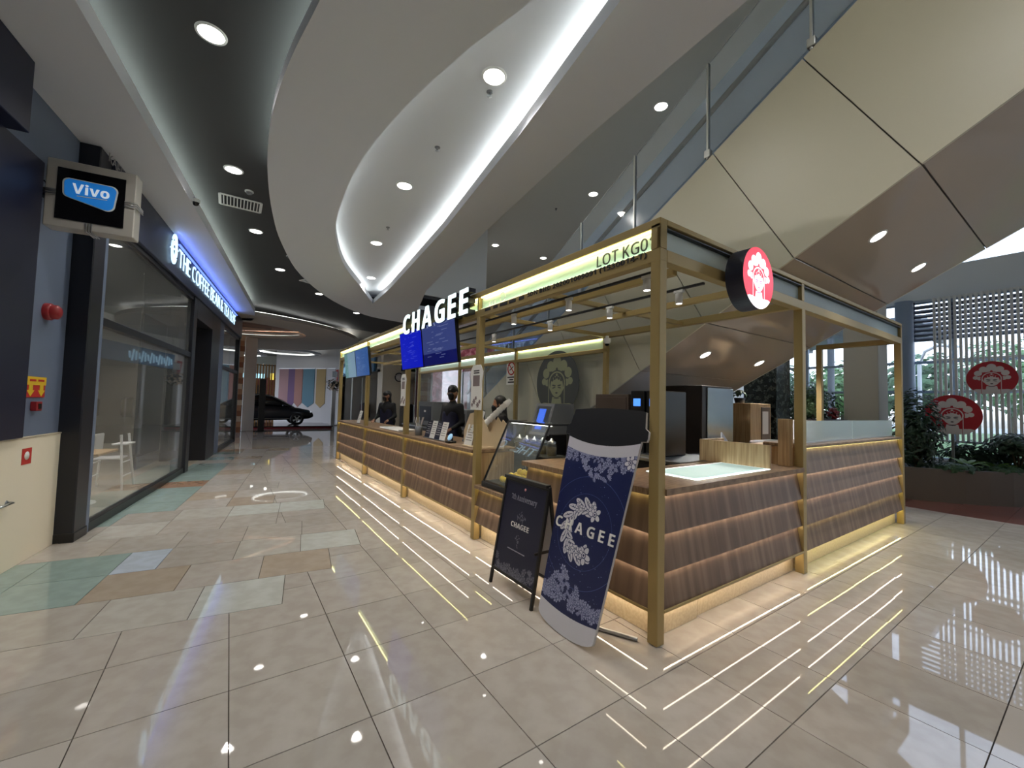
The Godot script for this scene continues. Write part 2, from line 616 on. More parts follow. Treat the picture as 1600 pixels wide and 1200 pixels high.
func shell() -> void:
	var w: Material = mat("wall_white", rgb(214, 212, 206), 0.7)
	# wall behind the camera, end wall, walls that close the hall
	var o := structure("wall_back")
	span(o, "plaster", Vector3(-8, -0.1, 5.0), Vector3(13.4, 7.7, 5.25), w, 0.0)
	o = structure("wall_end")
	span(o, "plaster", Vector3(-8, -0.1, -38.2), Vector3(22, 5.2, -38.0), w, 0.0)
	o = structure("wall_far_side")
	span(o, "plaster", Vector3(21.8, -0.1, -38), Vector3(22, 9.0, -9.0), w, 0.0)
	o = structure("wall_upper")           # the storey above: walls round the escalator's opening
	mat("upper_white", rgb(206, 208, 208), 0.6)
	span(o, "side", Vector3(-3.2, DARK_Y + 0.1, -12.1), Vector3(-3.0, HALL_Y, 5.0), mats.upper_white, 0.0)
	put(o, "slab_edge", slab_mesh([P2(2.2, 5.0), P2(2.55, 0.6), P2(2.78, -1.36), P2(2.93, -3.0), P2(3.295, -5.668), P2(3.96, -9.75), P2(4.6, -11.9), P2(4.45, -12.0), P2(3.85, -9.8), P2(3.2, -5.7), P2(2.68, -1.4), P2(2.1, 5.0)], DROP_Y + 0.14, DARK_Y + 0.3), mats.upper_white)
	quad_slab("floor_gallery", [P2(-3.1, 5.1), P2(2.1, 5.1), P2(2.68, -1.4), P2(3.2, -5.7), P2(3.85, -9.8), P2(4.45, -12.0), P2(-3.1, -12.0)], DARK_Y + 0.14, DARK_Y + 0.28, mat("gallery_floor", rgb(200, 196, 188), 0.3))
	span(o, "rear", Vector3(-3.2, DARK_Y + 0.1, -12.1), Vector3(7.0, HALL_Y, -11.95), mats.upper_white, 0.0)
	span(o, "rear_side", Vector3(6.9, DROP_Y + 0.14, -20.2), Vector3(7.02, HALL_Y, -12.0), mats.upper_white, 0.0)
	span(o, "rear_end", Vector3(6.9, DROP_Y + 0.2, -20.2), Vector3(22, HALL_Y, -20.0), mats.upper_white, 0.0)
	# the neighbouring shop's solid wall at the corridor
	o = structure("wall_left", ST)
	span(o, "plaster", Vector3(-12.5, 0, -0.5), Vector3(-0.25, 4.5, -0.19), mats.slate, 0.0)
	span(o, "lower_panel", Vector3(-12.5, 0.0, -0.19), Vector3(-0.29, 1.175, -0.165), mats.cream, 0.004)
	span(o, "panel_cap", Vector3(-12.5, 1.175, -0.19), Vector3(-0.29, 1.19, -0.158), mat("cap", rgb(190, 180, 158), 0.5), 0.003)
	span(o, "shop_front", Vector3(-12.5, 1.19, -0.19), Vector3(-1.04, 3.78, -0.13), mats.navy, 0.006)
	span(o, "sign_box", Vector3(-12.5, 3.78, -0.19), Vector3(-1.6, 4.4, 0.0), mats.navy, 0.006)
	span(o, "far_wall", Vector3(-12.5, 0, -0.6), Vector3(-12.2, 4.5, 4), w, 0.0)
	var door := thing("pull_handle", "short round metal pull handle on the cream wall panel", "handle", ST * at(-1.22, 0.62, -0.165))
	put(door, "grip", tube_mesh([Vector3(-0.09, 0, 0.0), Vector3(-0.09, 0, 0.04), Vector3(0.09, 0, 0.04), Vector3(0.09, 0, 0.0)], 0.011), mats.steel)
	put(door, "rose", lathe_mesh([Vector2(0, 0.006), Vector2(0.022, 0.005), Vector2(0.024, 0.0)], 14), mats.steel, at(0.09, 0, 0, Basis(Vector3.RIGHT, PI / 2)))


func tile_variant(base: Color, key: String, k: int) -> Material:
	var name_ := "tile_%s_%d" % [key, k]
	if not mats.has(name_):
		var m := mat(name_, base.lightened(0.03 * k) if k > 0 else base.darkened(0.03 * -k), 0.025)
		m.albedo_texture = mats.get("tile_tex_holder").albedo_texture
	return mats[name_]


func floor_tiles() -> void:
	var fl := structure("floor")
	span(fl, "screed", Vector3(-9, -0.25, -38.2), Vector3(22, -0.011, 5.2), mats.grout, 0.0)
	tri_mat("tile_tex_holder", noise_tex(0.012, [rgb(244, 242, 240), rgb(250, 249, 248), rgb(255, 255, 255)], [0.25, 0.5, 0.8], 12), Vector3(0.9, 0.9, 0.9), 0.05)
	var tones := {
		"beige": rgb(184, 177, 169), "pale": rgb(188, 184, 176), "white": rgb(196, 198, 192), "teal": rgb(150, 170, 166), "ice": rgb(186, 198, 214),
		"tan": rgb(180, 166, 150), "rust": rgb(164, 132, 110), "grey": rgb(182, 176, 168), "red": rgb(128, 76, 68)}
	# the band laid along the shop front: rows across it, each with its own outer end
	var step := 0.597
	var cells := []           # [polygon, tone]
	var band := []
	var tone_at := func(r: int, c: int) -> String:
		var fixed := {"0,1": "grey", "0,2": "pale", "0,3": "white", "1,0": "teal", "1,1": "teal", "1,2": "tan", "1,3": "beige", "2,0": "teal", "2,1": "teal", "2,2": "ice", "2,3": "beige", "2,4": "pale", "2,5": "white", "3,0": "grey", "3,1": "beige", "3,2": "grey", "4,0": "grey", "4,1": "pale", "5,0": "teal", "5,1": "grey", "5,3": "white", "5,4": "white", "5,2": "pale"}
		if r > 5 and c < 2:
			return "rust" if r in [9, 18] else "teal" if r in [6, 7, 8, 10, 11, 12, 13, 15, 17] else "grey"
		return fixed.get("%d,%d" % [r, c], ["beige", "grey", "beige", "tan"][(r * 7 + c * 3) % 4])
	var ends := [2.07, 2.46, 2.79, 2.2, 1.9, 2.5, 1.8, 1.2, 1.8, 1.2, 1.2, 1.8, 1.2, 1.8, 1.2, 1.2, 1.8, 1.2, 1.8, 1.2, 1.8]
	for r in ends.size():
		var s0 := -2.69 + r * step
		var n_end: float = ends[r]
		band.append(PackedVector2Array([S2(s0, -0.6), S2(s0 + step, -0.6), S2(s0 + step, n_end), S2(s0, n_end)]))
		var n1 := n_end
		var cols := []
		while n1 > -0.2:
			cols.append([maxf(n1 - 0.6, -0.3), n1])
			n1 -= 0.6
		cols.reverse()
		if r == 2:
			cols = [[-0.3, 0.06], [0.06, 0.66], [0.66, 0.99], [0.99, 1.59], [1.59, 2.19], [2.19, 2.79]]
		for c in cols.size():
			cells.append([PackedVector2Array([S2(s0, cols[c][0]), S2(s0 + step, cols[c][0]), S2(s0 + step, cols[c][1]), S2(s0, cols[c][1])]), tone_at.call(r, c)])
	# the main grid, cut round the band; brick-red in front of the planter
	var g := 0.603
	var apron := PackedVector2Array()
	for k in 48:
		apron.append(Vector2(13.5, -1.5) + Vector2.from_angle(TAU * k / 48) * Vector2(3.72, 4.4))
	for iz in range(-9, 61):
		for ix in range(-5, 35):
			var x0 := 0.072 + ix * g
			var z0 := -1.585 - iz * g
			var shape := PackedVector2Array([P2(x0, z0 - g), P2(x0 + g, z0 - g), P2(x0 + g, z0), P2(x0, z0)])
			var mid := Vector2(x0 + g / 2, z0 - g / 2)
			if mid.x < -3.2 or mid.x > 21 or (mid.x > 13 and mid.y > -9):
				continue
			var sp := ST.affine_inverse() * Vector3(mid.x, 0, mid.y)
			if sp.z < -0.5:
				continue
			var parts := [shape]
			if sp.z < 3.4 and sp.x > -3.6 and sp.x < 10.5:
				for b in band:
					var next := []
					for p in parts:
						for q in Geometry2D.clip_polygons(p, b):
							if not Geometry2D.is_polygon_clockwise(q):
								next.append(q)
					parts = next
			for p in parts:
				var area2 := 0.0
				for i in p.size():
					area2 += p[i].cross(p[(i + 1) % p.size()])
				if absf(area2) > 0.01:
					for q in Geometry2D.clip_polygons(p, apron):
						cells.append([q, "beige"])
					for q in Geometry2D.intersect_polygons(p, apron):
						cells.append([q, "red"])
	# the tiles that show largest are pieces of their own
	var eye := Vector2.ZERO
	var order := []
	for i in cells.size():
		var c := Vector2.ZERO
		for p in cells[i][0]:
			c += p
		c /= cells[i][0].size()
		var ahead := Vector3(c.x, -1.62, c.y)
		var v := Vector3(0.563424, 0.046767, -0.824843).dot(ahead)
		var h := Vector3(0.824815, 0.025272, 0.564838).dot(ahead)
		var y := Vector3(-0.047261, 0.998586, 0.024335).dot(ahead)
		var seen: bool = v > 0.4 and absf(h) < v * 1.35 and y > -v * 1.1
		if c.x > 2.75 and c.y < -2.1 and c.x < 8.1 or c.x > 2.8 and c.x < 4.8:
			seen = false
			if c.x < 8.1 and c.y > -1.9:
				seen = v > 0.4 and absf(h) < v * 1.35 and y > -v * 1.1
		order.append([c.length() if seen else 999.0, i])
	order.sort()
	var rest := start()
	var gap := 0.0028
	for k in order.size():
		var cell: Array = cells[order[k][1]]
		var poly: PackedVector2Array = cell[0]
		var small := Geometry2D.offset_polygon(poly, -gap)
		if small.is_empty():
			continue
		poly = small[0]
		var c := Vector2.ZERO
		for p in poly:
			c += p
		c /= poly.size()
		var col: Color = tones[cell[1]]
		var loc := PackedVector2Array()
		for p in poly:
			loc.append(Vector2(p.x - c.x, -(p.y - c.y)))
		if k < 300 and order[k][0] < 900:
			var st := start()
			tile_uv = c
			prism(st, loc, -0.012, 0.0, false, Transform3D(Basis(Vector3(1, 0, 0), Vector3(0, 0, -1), Vector3(0, 1, 0)), Vector3.ZERO))
			tile_uv = Vector2.INF
			var tilt := Basis(Vector3(rng.randf_range(-1, 1), 0, rng.randf_range(-1, 1)).normalized(), rng.randf_range(0.0002, 0.0016))
			put(fl, "tile", st.commit(), tile_variant(col, cell[1], rng.randi_range(-1, 1)), Transform3D(tilt, Vector3(c.x, 0, c.y)))
		else:
			rest.set_color(col.srgb_to_linear())
			prism(rest, loc, -0.012, 0.0, false, Transform3D(Basis(Vector3(1, 0, 0), Vector3(0, 0, -1), Vector3(0, 1, 0)), Vector3(c.x, 0, c.y)))
	var far_mat := mat("tile_far", Color.WHITE, 0.025)
	far_mat.vertex_color_use_as_albedo = true
	var field := put(fl, "tile_field", rest.commit(), far_mat)
	field.set_meta("kind", "stuff")


func ring_slab(called: String, outer: Array, hole: Array, y0: float, y1: float, m: Material) -> MeshInstance3D:
	# a slab with a hole: bridge the two outlines at their first points
	var st := start()
	var p := PackedVector2Array()
	for v in outer:
		p.append(v)
	var h := PackedVector2Array()
	for v in hole:
		h.append(v)
	if Geometry2D.is_polygon_clockwise(p):
		p.reverse()
	if not Geometry2D.is_polygon_clockwise(h):
		h.reverse()
	# cut into strips so that no piece holds the whole hole
	var lo := INF
	var hi := -INF
	for v in h:
		lo = minf(lo, v.y)
		hi = maxf(hi, v.y)
	var cuts := [-100.0]
	for i in range(1, 6):
		cuts.append(lerpf(lo, hi, i / 6.0) + 0.0137)
	cuts.append(100.0)
	for i in cuts.size() - 1:
		var band := PackedVector2Array([P2(-100, cuts[i]), P2(100, cuts[i]), P2(100, cuts[i + 1]), P2(-100, cuts[i + 1])])
		for piece in Geometry2D.intersect_polygons(p, band):
			for q in Geometry2D.clip_polygons(piece, h):
				var idx := Geometry2D.triangulate_polygon(q)
				if idx.is_empty():
					push_error("no triangles for " + called)
				for k in range(0, idx.size(), 3):
					for y in [[y0, Vector3.DOWN], [y1, Vector3.UP]]:
						face(st, [Vector3(q[idx[k]].x, y[0], q[idx[k]].y), Vector3(q[idx[k + 1]].x, y[0], q[idx[k + 1]].y), Vector3(q[idx[k + 2]].x, y[0], q[idx[k + 2]].y)], y[1])
	for loop in [[p, 1.0], [h, 1.0]]:
		var q: PackedVector2Array = loop[0]
		for i in q.size():
			var a := q[i]
			var b := q[(i + 1) % q.size()]
			face(st, [Vector3(a.x, y0, a.y), Vector3(b.x, y0, b.y), Vector3(b.x, y1, b.y), Vector3(a.x, y1, a.y)], Vector3(b.y - a.y, 0, a.x - b.x))
	var o := put(self, called, st.commit(), m)
	o.set_meta("kind", "structure")
	return o


func smooth(pts: Array, closed := false, per := 5) -> Array:
	var out := []
	var n := pts.size()
	for i in (n if closed else n - 1):
		var a: Vector2 = pts[(i - 1 + n) % n] if closed else pts[maxi(i - 1, 0)]
		var b: Vector2 = pts[i]
		var c: Vector2 = pts[(i + 1) % n]
		var d: Vector2 = pts[(i + 2) % n] if closed else pts[mini(i + 2, n - 1)]
		for k in per:
			out.append(b.cubic_interpolate(c, a, d, float(k) / per))
	if not closed:
		out.append(pts[n - 1])
	return out


# a light strip lying on top of a ceiling edge, hidden from below; line in plan
func cove_strip(called: String, label: String, line: Array, y: float, m: Material, r: float, col: Color, energy: float) -> void:
	var st := start()
	var pts := []
	for p in line:
		pts.append(Vector3(p.x, y, p.y))
	tube(st, pts, r, 4)
	st.index()
	st.generate_normals()
	var o := thing(called, label, "light strip")
	put(o, "led_tube", st.commit(), m)
	for i in range(0, line.size() - 1, 6):
		var j := mini(i + 6, line.size() - 1)
		var a: Vector3 = pts[i]
		var b: Vector3 = pts[j]
		var d := (b - a)
		if d.length() < 0.05:
			continue
		var bz := Vector3.DOWN          # the area light looks along its -z: up
		var bx := d.normalized()
		area(o, Transform3D(Basis(bx, bz.cross(bx), bz), (a + b) / 2 + Vector3(0, r + 0.004, 0)), Vector2(d.length(), r * 1.6), energy * d.length(), col)


var drop_left := []
var hole_left := []
var hole_right := []


func ceilings() -> void:
	drop_left = smooth([P2(1.3, 3.5), P2(0.85, 0.2), P2(0.58, -1.8), P2(0.389, -3.068), P2(0.284, -3.739), P2(0.223, -4.407), P2(0.214, -5.056), P2(0.256, -5.869), P2(0.391, -7.053), P2(0.641, -8.422), P2(1.199, -10.355), P2(2.287, -12.48), P2(3.592, -13.9), P2(4.9, -14.3)])
	var outer := drop_left.duplicate()
	outer.append_array([P2(7.0, -14.4), P2(7.0, -11.95), P2(4.6, -11.9), P2(3.96, -9.75), P2(3.295, -5.668), P2(2.93, -3.0), P2(2.78, -1.36), P2(2.55, 0.6), P2(2.2, 3.5)])
	hole_left = smooth([P2(1.75, -0.9), P2(1.64, -1.6), P2(1.589, -2.202), P2(1.42, -2.827), P2(1.229, -3.838), P2(1.131, -5.082), P2(1.224, -6.611), P2(1.412, -7.633), P2(1.862, -9.053), P2(2.586, -10.548), P2(3.3, -12.1)])
	hole_right = [P2(3.3, -12.1), P2(3.159, -10.076), P2(2.735, -6.1), P2(2.348, -3.407), P2(2.083, -1.846), P2(1.95, -0.9)]
	var hole := hole_left.duplicate()
	hole.append_array(hole_right.slice(1))
	ring_slab("ceiling_drop", outer, hole, DROP_Y, DROP_Y + 0.13, mats.drop)
	quad_slab("ceiling_recess", [P2(1.2, -0.5), P2(0.75, -3), P2(0.62, -5), P2(0.75, -7), P2(1.3, -9.6), P2(2.5, -12), P2(3.6, -12.7), P2(3.75, -12), P2(3.7, -9.9), P2(3.2, -6.2), P2(2.85, -3.4), P2(2.55, -0.5)], CEIL_Y, CEIL_Y + 0.05, mats.drop)
	quad_slab("ceiling_corridor", [S2(-12, -2), S2(11.2, -2), P2(7.0, -20), P2(7.0, -12), P2(4.5, -12), P2(3.85, -9.7), P2(3.2, -5.7), P2(2.65, -1.4), P2(2.1, 5)], DARK_Y, DARK_Y + 0.1, mats.dark_ceiling)
	quad_slab("ceiling_hall", [P2(-3.2, 5.2), P2(13.4, 5.2), P2(13.4, -9.1), P2(22, -9.1), P2(22, -20.2), P2(-3.2, -20.2)], HALL_Y, HALL_Y + 0.1, mats.beige_ceiling)
	quad_slab("ceiling_rear", [P2(7.0, -20.0), P2(22, -20.0), P2(22, -38), P2(7.0, -38)], CEIL_Y + 0.02, CEIL_Y + 0.12, mats.beige_ceiling)
	quad_slab("ceiling_mall", [P2(-8, -16.5), P2(9.2, -16.5), P2(9.2, -38), P2(-8, -38)], DARK_Y + 0.12, DARK_Y + 0.2, mat("mall_ceiling", rgb(120, 118, 114), 0.6))
	quad_slab("ceiling_soffit", [S2(-12.5, -0.55), S2(11.3, -0.55), S2(11.3, 0.3), S2(10.6, 0.47), S2(9.6, 0.56), S2(8.0, 0.58), S2(-12.5, 0.58)], DROP_Y, DROP_Y + 0.16, mats.drop)
	# cove strips
	var cool := rgb(226, 240, 230)
	glow("cove", cool, 2.5)
	var lip := []
	for i in 27:
		lip.append(S2(-9.0 + i * 0.72, 0.42))
	cove_strip("soffit_cove_strip", "cool white cove light strip along the soffit edge above the shop fronts", lip, DROP_Y + 0.185, mats.cove, 0.018, cool, 0.36)
	var dl := []
	for p in drop_left.slice(10, 38):
		dl.append(p + Vector2(0.14, -0.02))
	cove_strip("drop_cove_strip", "cool white cove light strip on the curved edge of the white dropped ceiling", dl, DROP_Y + 0.16, mats.cove, 0.018, cool, 0.36)
	var hl := []
	for p in hole_left.slice(12, 50):
		hl.append(p + Vector2(-0.12, 0.0))
	cove_strip("recess_rim_strip", "soft white cove light strip along the curved rim of the teardrop ceiling recess", hl, DROP_Y + 0.16, glow("cove_soft", rgb(244, 248, 240), 0.9), 0.014, rgb(244, 248, 240), 0.11)
	var hr := []
	for i in 31:
		var t := i / 30.0
		var z := lerpf(-11.6, -0.95, t)
		hr.append(P2(3.225 + (z + 11.6) * (1.13 / -10.65) + 0.16 - 0.14 * sin(t * PI) * 0.0, z))
	for i in hr.size():
		hr[i].x = edge_x(hr[i].y) + 0.1
	cove_strip("recess_cove_strip", "bright white cove light strip along the straight edge of the teardrop ceiling recess", hr, DROP_Y + 0.16, glow("cove_white", rgb(244, 248, 240), 2.2), 0.018, rgb(244, 248, 240), 0.24)


func edge_x(z: float) -> float:       # straight edge of the recess
	for i in hole_right.size() - 1:
		var a: Vector2 = hole_right[i]
		var b: Vector2 = hole_right[i + 1]
		if z >= a.y and z <= b.y:
			return lerpf(a.x, b.x, (z - a.y) / (b.y - a.y))
	return 2.0


func window_side() -> void:
	var fr: Material = mat("mullion", rgb(150, 164, 178), 0.45, 0.2)
	var glass: Material = pane("window_glass", Color(0.92, 0.97, 1.0), 0.05)
	var X := 13.2
	var o := structure("wall_right")
	span(o, "sill_wall", Vector3(X - 0.1, -0.1, -9.0), Vector3(X + 0.1, 0.62, 5.0), mats.wall_white, 0.0)
	span(o, "beam", Vector3(12.9, 4.2, -9.0), Vector3(X + 0.1, 4.9, 5.0), mat("beam_white", rgb(224, 228, 232), 0.6), 0.0)
	span(o, "top_beam", Vector3(X - 0.1, 7.4, -9.0), Vector3(X + 0.1, 7.6, 5.0), mats.beam_white, 0.0)
	span(o, "return_wall", Vector3(X, -0.1, -9.2), Vector3(22, 7.6, -9.0), mats.wall_white, 0.0)
	var n := 0
	for band in [[0.62, 4.2, [2.12, 2.8]], [4.9, 7.4, []]]:
		var z := -9.0
		while z < 4.9:
			var z1 := minf(z + 1.4, 5.0)
			n += 1
			var w := structure("window_%d" % n)
			span(w, "mullion", Vector3(X - 0.05, band[0], z - 0.035), Vector3(X + 0.05, band[1], z + 0.035), fr)
			var ys: Array = [band[0]] + band[2] + [band[1]]
			for i in ys.size() - 1:
				span(w, "pane", Vector3(X - 0.004, ys[i] + 0.03, z + 0.035), Vector3(X + 0.004, ys[i + 1] - 0.03, z1 - 0.035), glass, 0.0)
			for y in ys:
				span(w, "transom", Vector3(X - 0.04, y - 0.03, z + 0.035), Vector3(X + 0.04, y + 0.03, z1 - 0.035), fr)
			z = z1
	# square column and slim post by the glass
	o = structure("column_beige")
	span(o, "shaft", Vector3(11.75, 0, -3.55), Vector3(12.4, 7.6, -2.92), mat("column_paint", rgb(196, 188, 172), 0.6), 0.01)
	o = structure("column_round")
	put(o, "shaft", lathe_mesh([Vector2(0.16, 0.0), Vector2(0.16, 4.2)], 24), mat("blue_grey", rgb(140, 156, 178), 0.4), at(12.85, 0, -2.72))
	# black stone pillar under the escalator
	o = structure("column_stone")
	span(o, "shaft", Vector3(9.2, 0, -4.55), Vector3(9.85, 3.4, -3.9), mats.marble, 0.01)
	# vertical slat screen
	var sc := thing("slat_screen", "tall screen of thin white vertical slats standing before the window", "screen")
	var white: Material = mat("slat_white", rgb(226, 226, 224), 0.6)
	var sm := cbox(Vector3(0.05, 3.15, 0.042), 0.003)
	for i in 48:
		put(sc, "slat", sm, white, at(12.72, 2.6, -2.2 + i * 0.078))
	for y in [1.05, 2.12, 2.8, 4.15]:
		span(sc, "rail", Vector3(12.75, y - 0.02, -2.24), Vector3(12.78, y + 0.02, 1.52), white)
	# horizontal louvres high on the glass
	var lv := thing("louvre_blind", "dark horizontal louvre blades across the top of the window", "blind")
	var lm := cbox(Vector3(0.12, 0.05, 3.3), 0.004)
	for i in 8:
		put(lv, "blade", lm, mat("louvre_grey", rgb(92, 98, 112), 0.5), at(13.02, 3.32 + i * 0.105, -1.0, Basis(Vector3.BACK, 0.5)))
	for z in [-2.62, 0.6]:
		span(lv, "stile", Vector3(13.06, 3.28, z), Vector3(13.1, 4.2, z + 0.04), mats.louvre_grey)
	# round emblem boards hung on the screen and in the planting
	mats["emblem_red"] = null
	var tex := emblem(rgb(176, 30, 44), rgb(216, 208, 206), rgb(60, 40, 50))
	var em := mat("emblem_print", Color.WHITE, 0.5)
	em.albedo_texture = tex
	for q in [[Vector3(12.55, 2.36, -1.38), 0.345, "round red emblem board hung high on the white slat screen", "emblem_board"], [Vector3(11.9, 1.6, -1.84), 0.41, "larger round red emblem board standing in the planting below the slat screen", "emblem_board"]]:
		var b := thing(q[3], q[2], "sign", Transform3D(FACE_W, q[0]), "round emblem boards at the window")
		disc_board(b, q[1], 0.03, em, mat("board_edge", rgb(150, 120, 120), 0.5), 0.9)
		if q[1] > 0.4:
			box(b, "stake", Vector3(0.04, 0.7, 0.03), Vector3(0, -0.72, -0.03), mats.steel)
		else:
			box(b, "hanger", Vector3(0.1, 0.03, 0.12), Vector3(0, 0.1, -0.08), mats.steel)


# a disc with a printed front (local +z) cut flat at the bottom
func disc_board(parent: Node, r: float, thick: float, front: Material, edge: Material, cut := 1.0, seg := 48) -> void:
	var poly := PackedVector2Array()
	for k in seg:
		var a := TAU * k / seg
		poly.append(Vector2(cos(a) * r, maxf(sin(a) * r, -r * cut)))
	put(parent, "body", prism_mesh(poly, -thick, 0.0), edge)
	var st := start()
	for k in seg:
		var a := poly[k]
		var b := poly[(k + 1) % seg]
		face(st, [Vector3(0, 0, 0.001), Vector3(a.x, a.y, 0.001), Vector3(b.x, b.y, 0.001)], Vector3.BACK, [Vector2(0.5, 0.5), Vector2(0.5 + a.x / r / 2, 0.5 - a.y / r / 2), Vector2(0.5 + b.x / r / 2, 0.5 - b.y / r / 2)])
	put(parent, "printed_face", st.commit(), front)


const SLOPE := 0.5616       # rise of the escalator


func esc_top(z: float) -> float:
	return 4.422 + (z + 3.62) * SLOPE


func esc_low(z: float) -> float:
	return 3.264 + (z + 1.92) * SLOPE


func escalator() -> void:
	var e := thing("escalator", "pair of escalators clad in cream panels rising behind the kiosk", "escalator")
	var x0 := 4.95
	var x1 := 8.2
	var cream: Material = mat("esc_cream", rgb(212, 208, 188), 0.35)
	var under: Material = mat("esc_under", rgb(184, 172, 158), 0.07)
	var ang := atan(SLOPE)
	var u := Vector2(cos(ang), sin(ang))        # in (z, y)
	var v := Vector2(-u.y, u.x)
	var p0 := Vector2(-1.92, 3.264)             # on the lower edge, at a joint
	var thick := 1.842
	var len_ := 1.15
	var ground := PackedVector2Array([P2(-40, 0.0), P2(0.5, 0.0), P2(0.5, 20), P2(-40, 20)])
	for k in range(-9, 6):
		var a := p0 + u * (k * len_ + 0.006)
		var b := p0 + u * ((k + 1) * len_ - 0.006)
		var poly := PackedVector2Array([a, b, b + v * thick, a + v * thick])
		for q in Geometry2D.intersect_polygons(poly, ground):
			var flat := PackedVector2Array()
			for w in q:
				flat.append(w)
			for side in [[x0, x0 + 0.03], [x1 - 0.03, x1]]:
				# polygon in (z,y) extruded along x
				var st := start()
				prism(st, flat.duplicate(), side[0], side[1], false, Transform3D(Basis(Vector3(0, 0, 1), Vector3(0, 1, 0), Vector3(1, 0, 0)), Vector3.ZERO))
				put(e, "side_panel", st.commit(), cream)
		# underside
		if a.y > 0.05 and b.x < 0.6:
			var mid := (a + b) / 2
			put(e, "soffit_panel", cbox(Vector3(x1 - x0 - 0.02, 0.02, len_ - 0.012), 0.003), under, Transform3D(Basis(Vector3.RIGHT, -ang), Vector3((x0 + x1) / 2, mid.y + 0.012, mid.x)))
	# dark core behind the joints and the deck between the balustrades
	var core := PackedVector2Array()
	for q in [p0 + u * -6.5, p0 + u * 6.2, p0 + u * 6.2 + v * (thick - 0.05), p0 + u * -10.1 + v * (thick - 0.05)]:
		core.append(q)
	for q in Geometry2D.intersect_polygons(core, PackedVector2Array([P2(-40, 0.02), P2(0.5, 0.02), P2(0.5, 20), P2(-40, 20)])):
		var st := start()
		prism(st, q, x0 + 0.035, x1 - 0.035, false, Transform3D(Basis(Vector3(0, 0, 1), Vector3(0, 1, 0), Vector3(1, 0, 0)), Vector3(0, 0.03, 0)))
		put(e, "truss", st.commit(), mat("truss", rgb(96, 92, 84), 0.6))
	# outer glass guard with steel posts, and the inner balustrades with black handrails
	var guard: Material = pane("guard_glass", Color(0.78, 0.86, 0.94), 0.13)
	var zs := [-9.55, -8.4, -7.26, -6.1, -5.22, -4.07, -2.9, -1.74, -0.58]
	for i in zs.size():
		var y := esc_top(zs[i])
		box(e, "guard_post", Vector3(0.05, 1.3, 0.03), Vector3(x0 + 0.02, y + 0.65, zs[i]), mats.steel, 0.004)
		box(e, "post_bracket", Vector3(0.07, 0.1, 0.08), Vector3(x0 + 0.02, y + 0.08, zs[i]), mats.steel, 0.006)
		if i > 0:
			var za: float = zs[i - 1] + 0.025
			var zb: float = zs[i] - 0.025
			var poly := PackedVector2Array([Vector2(za, esc_top(za) + 0.06), Vector2(zb, esc_top(zb) + 0.06), Vector2(zb, esc_top(zb) + 1.28), Vector2(za, esc_top(za) + 1.28)])
			var st := start()
			prism(st, poly, x0 + 0.015, x0 + 0.025, false, Transform3D(Basis(Vector3(0, 0, 1), Vector3(0, 1, 0), Vector3(1, 0, 0)), Vector3.ZERO))
			var gp := put(e, "guard_pane", st.commit(), guard)
			put(gp, "edge_cap", cbox(Vector3(0.014, 0.01, (zb - za) / cos(ang)), 0.002), mats.steel, Transform3D(Basis(Vector3.RIGHT, -ang), Vector3(x0 + 0.02, (esc_top(za) + esc_top(zb)) / 2 + 1.285, (za + zb) / 2)))
	var inner: Material = mat("balustrade", rgb(150, 172, 200), 0.12)
	for x in [5.25, 6.45, 6.7, 7.9]:
		var st := start()
		prism(st, PackedVector2Array([Vector2(-9.8, esc_top(-9.8)), Vector2(-0.4, esc_top(-0.4)), Vector2(-0.4, esc_top(-0.4) + 1.2), Vector2(-9.8, esc_top(-9.8) + 1.2)]), x, x + 0.03, false, Transform3D(Basis(Vector3(0, 0, 1), Vector3(0, 1, 0), Vector3(1, 0, 0)), Vector3.ZERO))
		put(e, "balustrade", st.commit(), inner)
		put(e, "handrail", tube_mesh([Vector3(x - 0.01, esc_top(-9.8) + 0.9, -9.8), Vector3(x - 0.01, esc_top(-0.4) + 0.9, -0.4)], 0.04, 10), mats.black)
	# the lit strips let into the underside
	for q in [[5.76, -1.42], [7.4, -1.42], [5.81, -3.43], [7.46, -3.43]]:
		var z: float = q[1]
		var d := thing("oval_downlight", "round downlight let into the glossy sloping underside of the escalator", "downlight", Transform3D(Basis(Vector3.RIGHT, -ang), Vector3(q[0], esc_low(z) + 0.002, z)), "downlights in the escalator underside")
		var rim := put(d, "trim", lathe_mesh([Vector2(0.075, -0.012), Vector2(0.092, -0.01), Vector2(0.096, 0.006)], 28), mats.white)
		put(rim, "lens", lens_mesh(0.076, -0.008), mats.lamp_lens)
		spot(d, at(0, -0.03, 0, look(Vector3.DOWN)), 3.0, 62)


func spot(parent: Node, t: Transform3D, energy: float, angle: float, c := Color(1.0, 0.985, 0.96)) -> void:
	var l := SpotLight3D.new()
	l.name = "spot_light"
	l.light_energy = energy
	l.light_color = c
	l.spot_angle = angle
	l.spot_angle_attenuation = 0.6
	l.spot_range = 40
	l.spot_attenuation = 2.0
	l.light_size = 0.06
	l.shadow_enabled = true
	l.transform = t
	parent.add_child(l, true)


func lens_mesh(r: float, y: float) -> Mesh:
	var key := "lens%s%s" % [r, y]
	if not meshes.has(key):
		var st := start()
		var ring := []
		for k in 20:
			ring.append(Vector3(cos(TAU * k / 20) * r, y, sin(TAU * k / 20) * r))
		face(st, ring, Vector3.DOWN)
		meshes[key] = st.commit()
	return meshes[key]


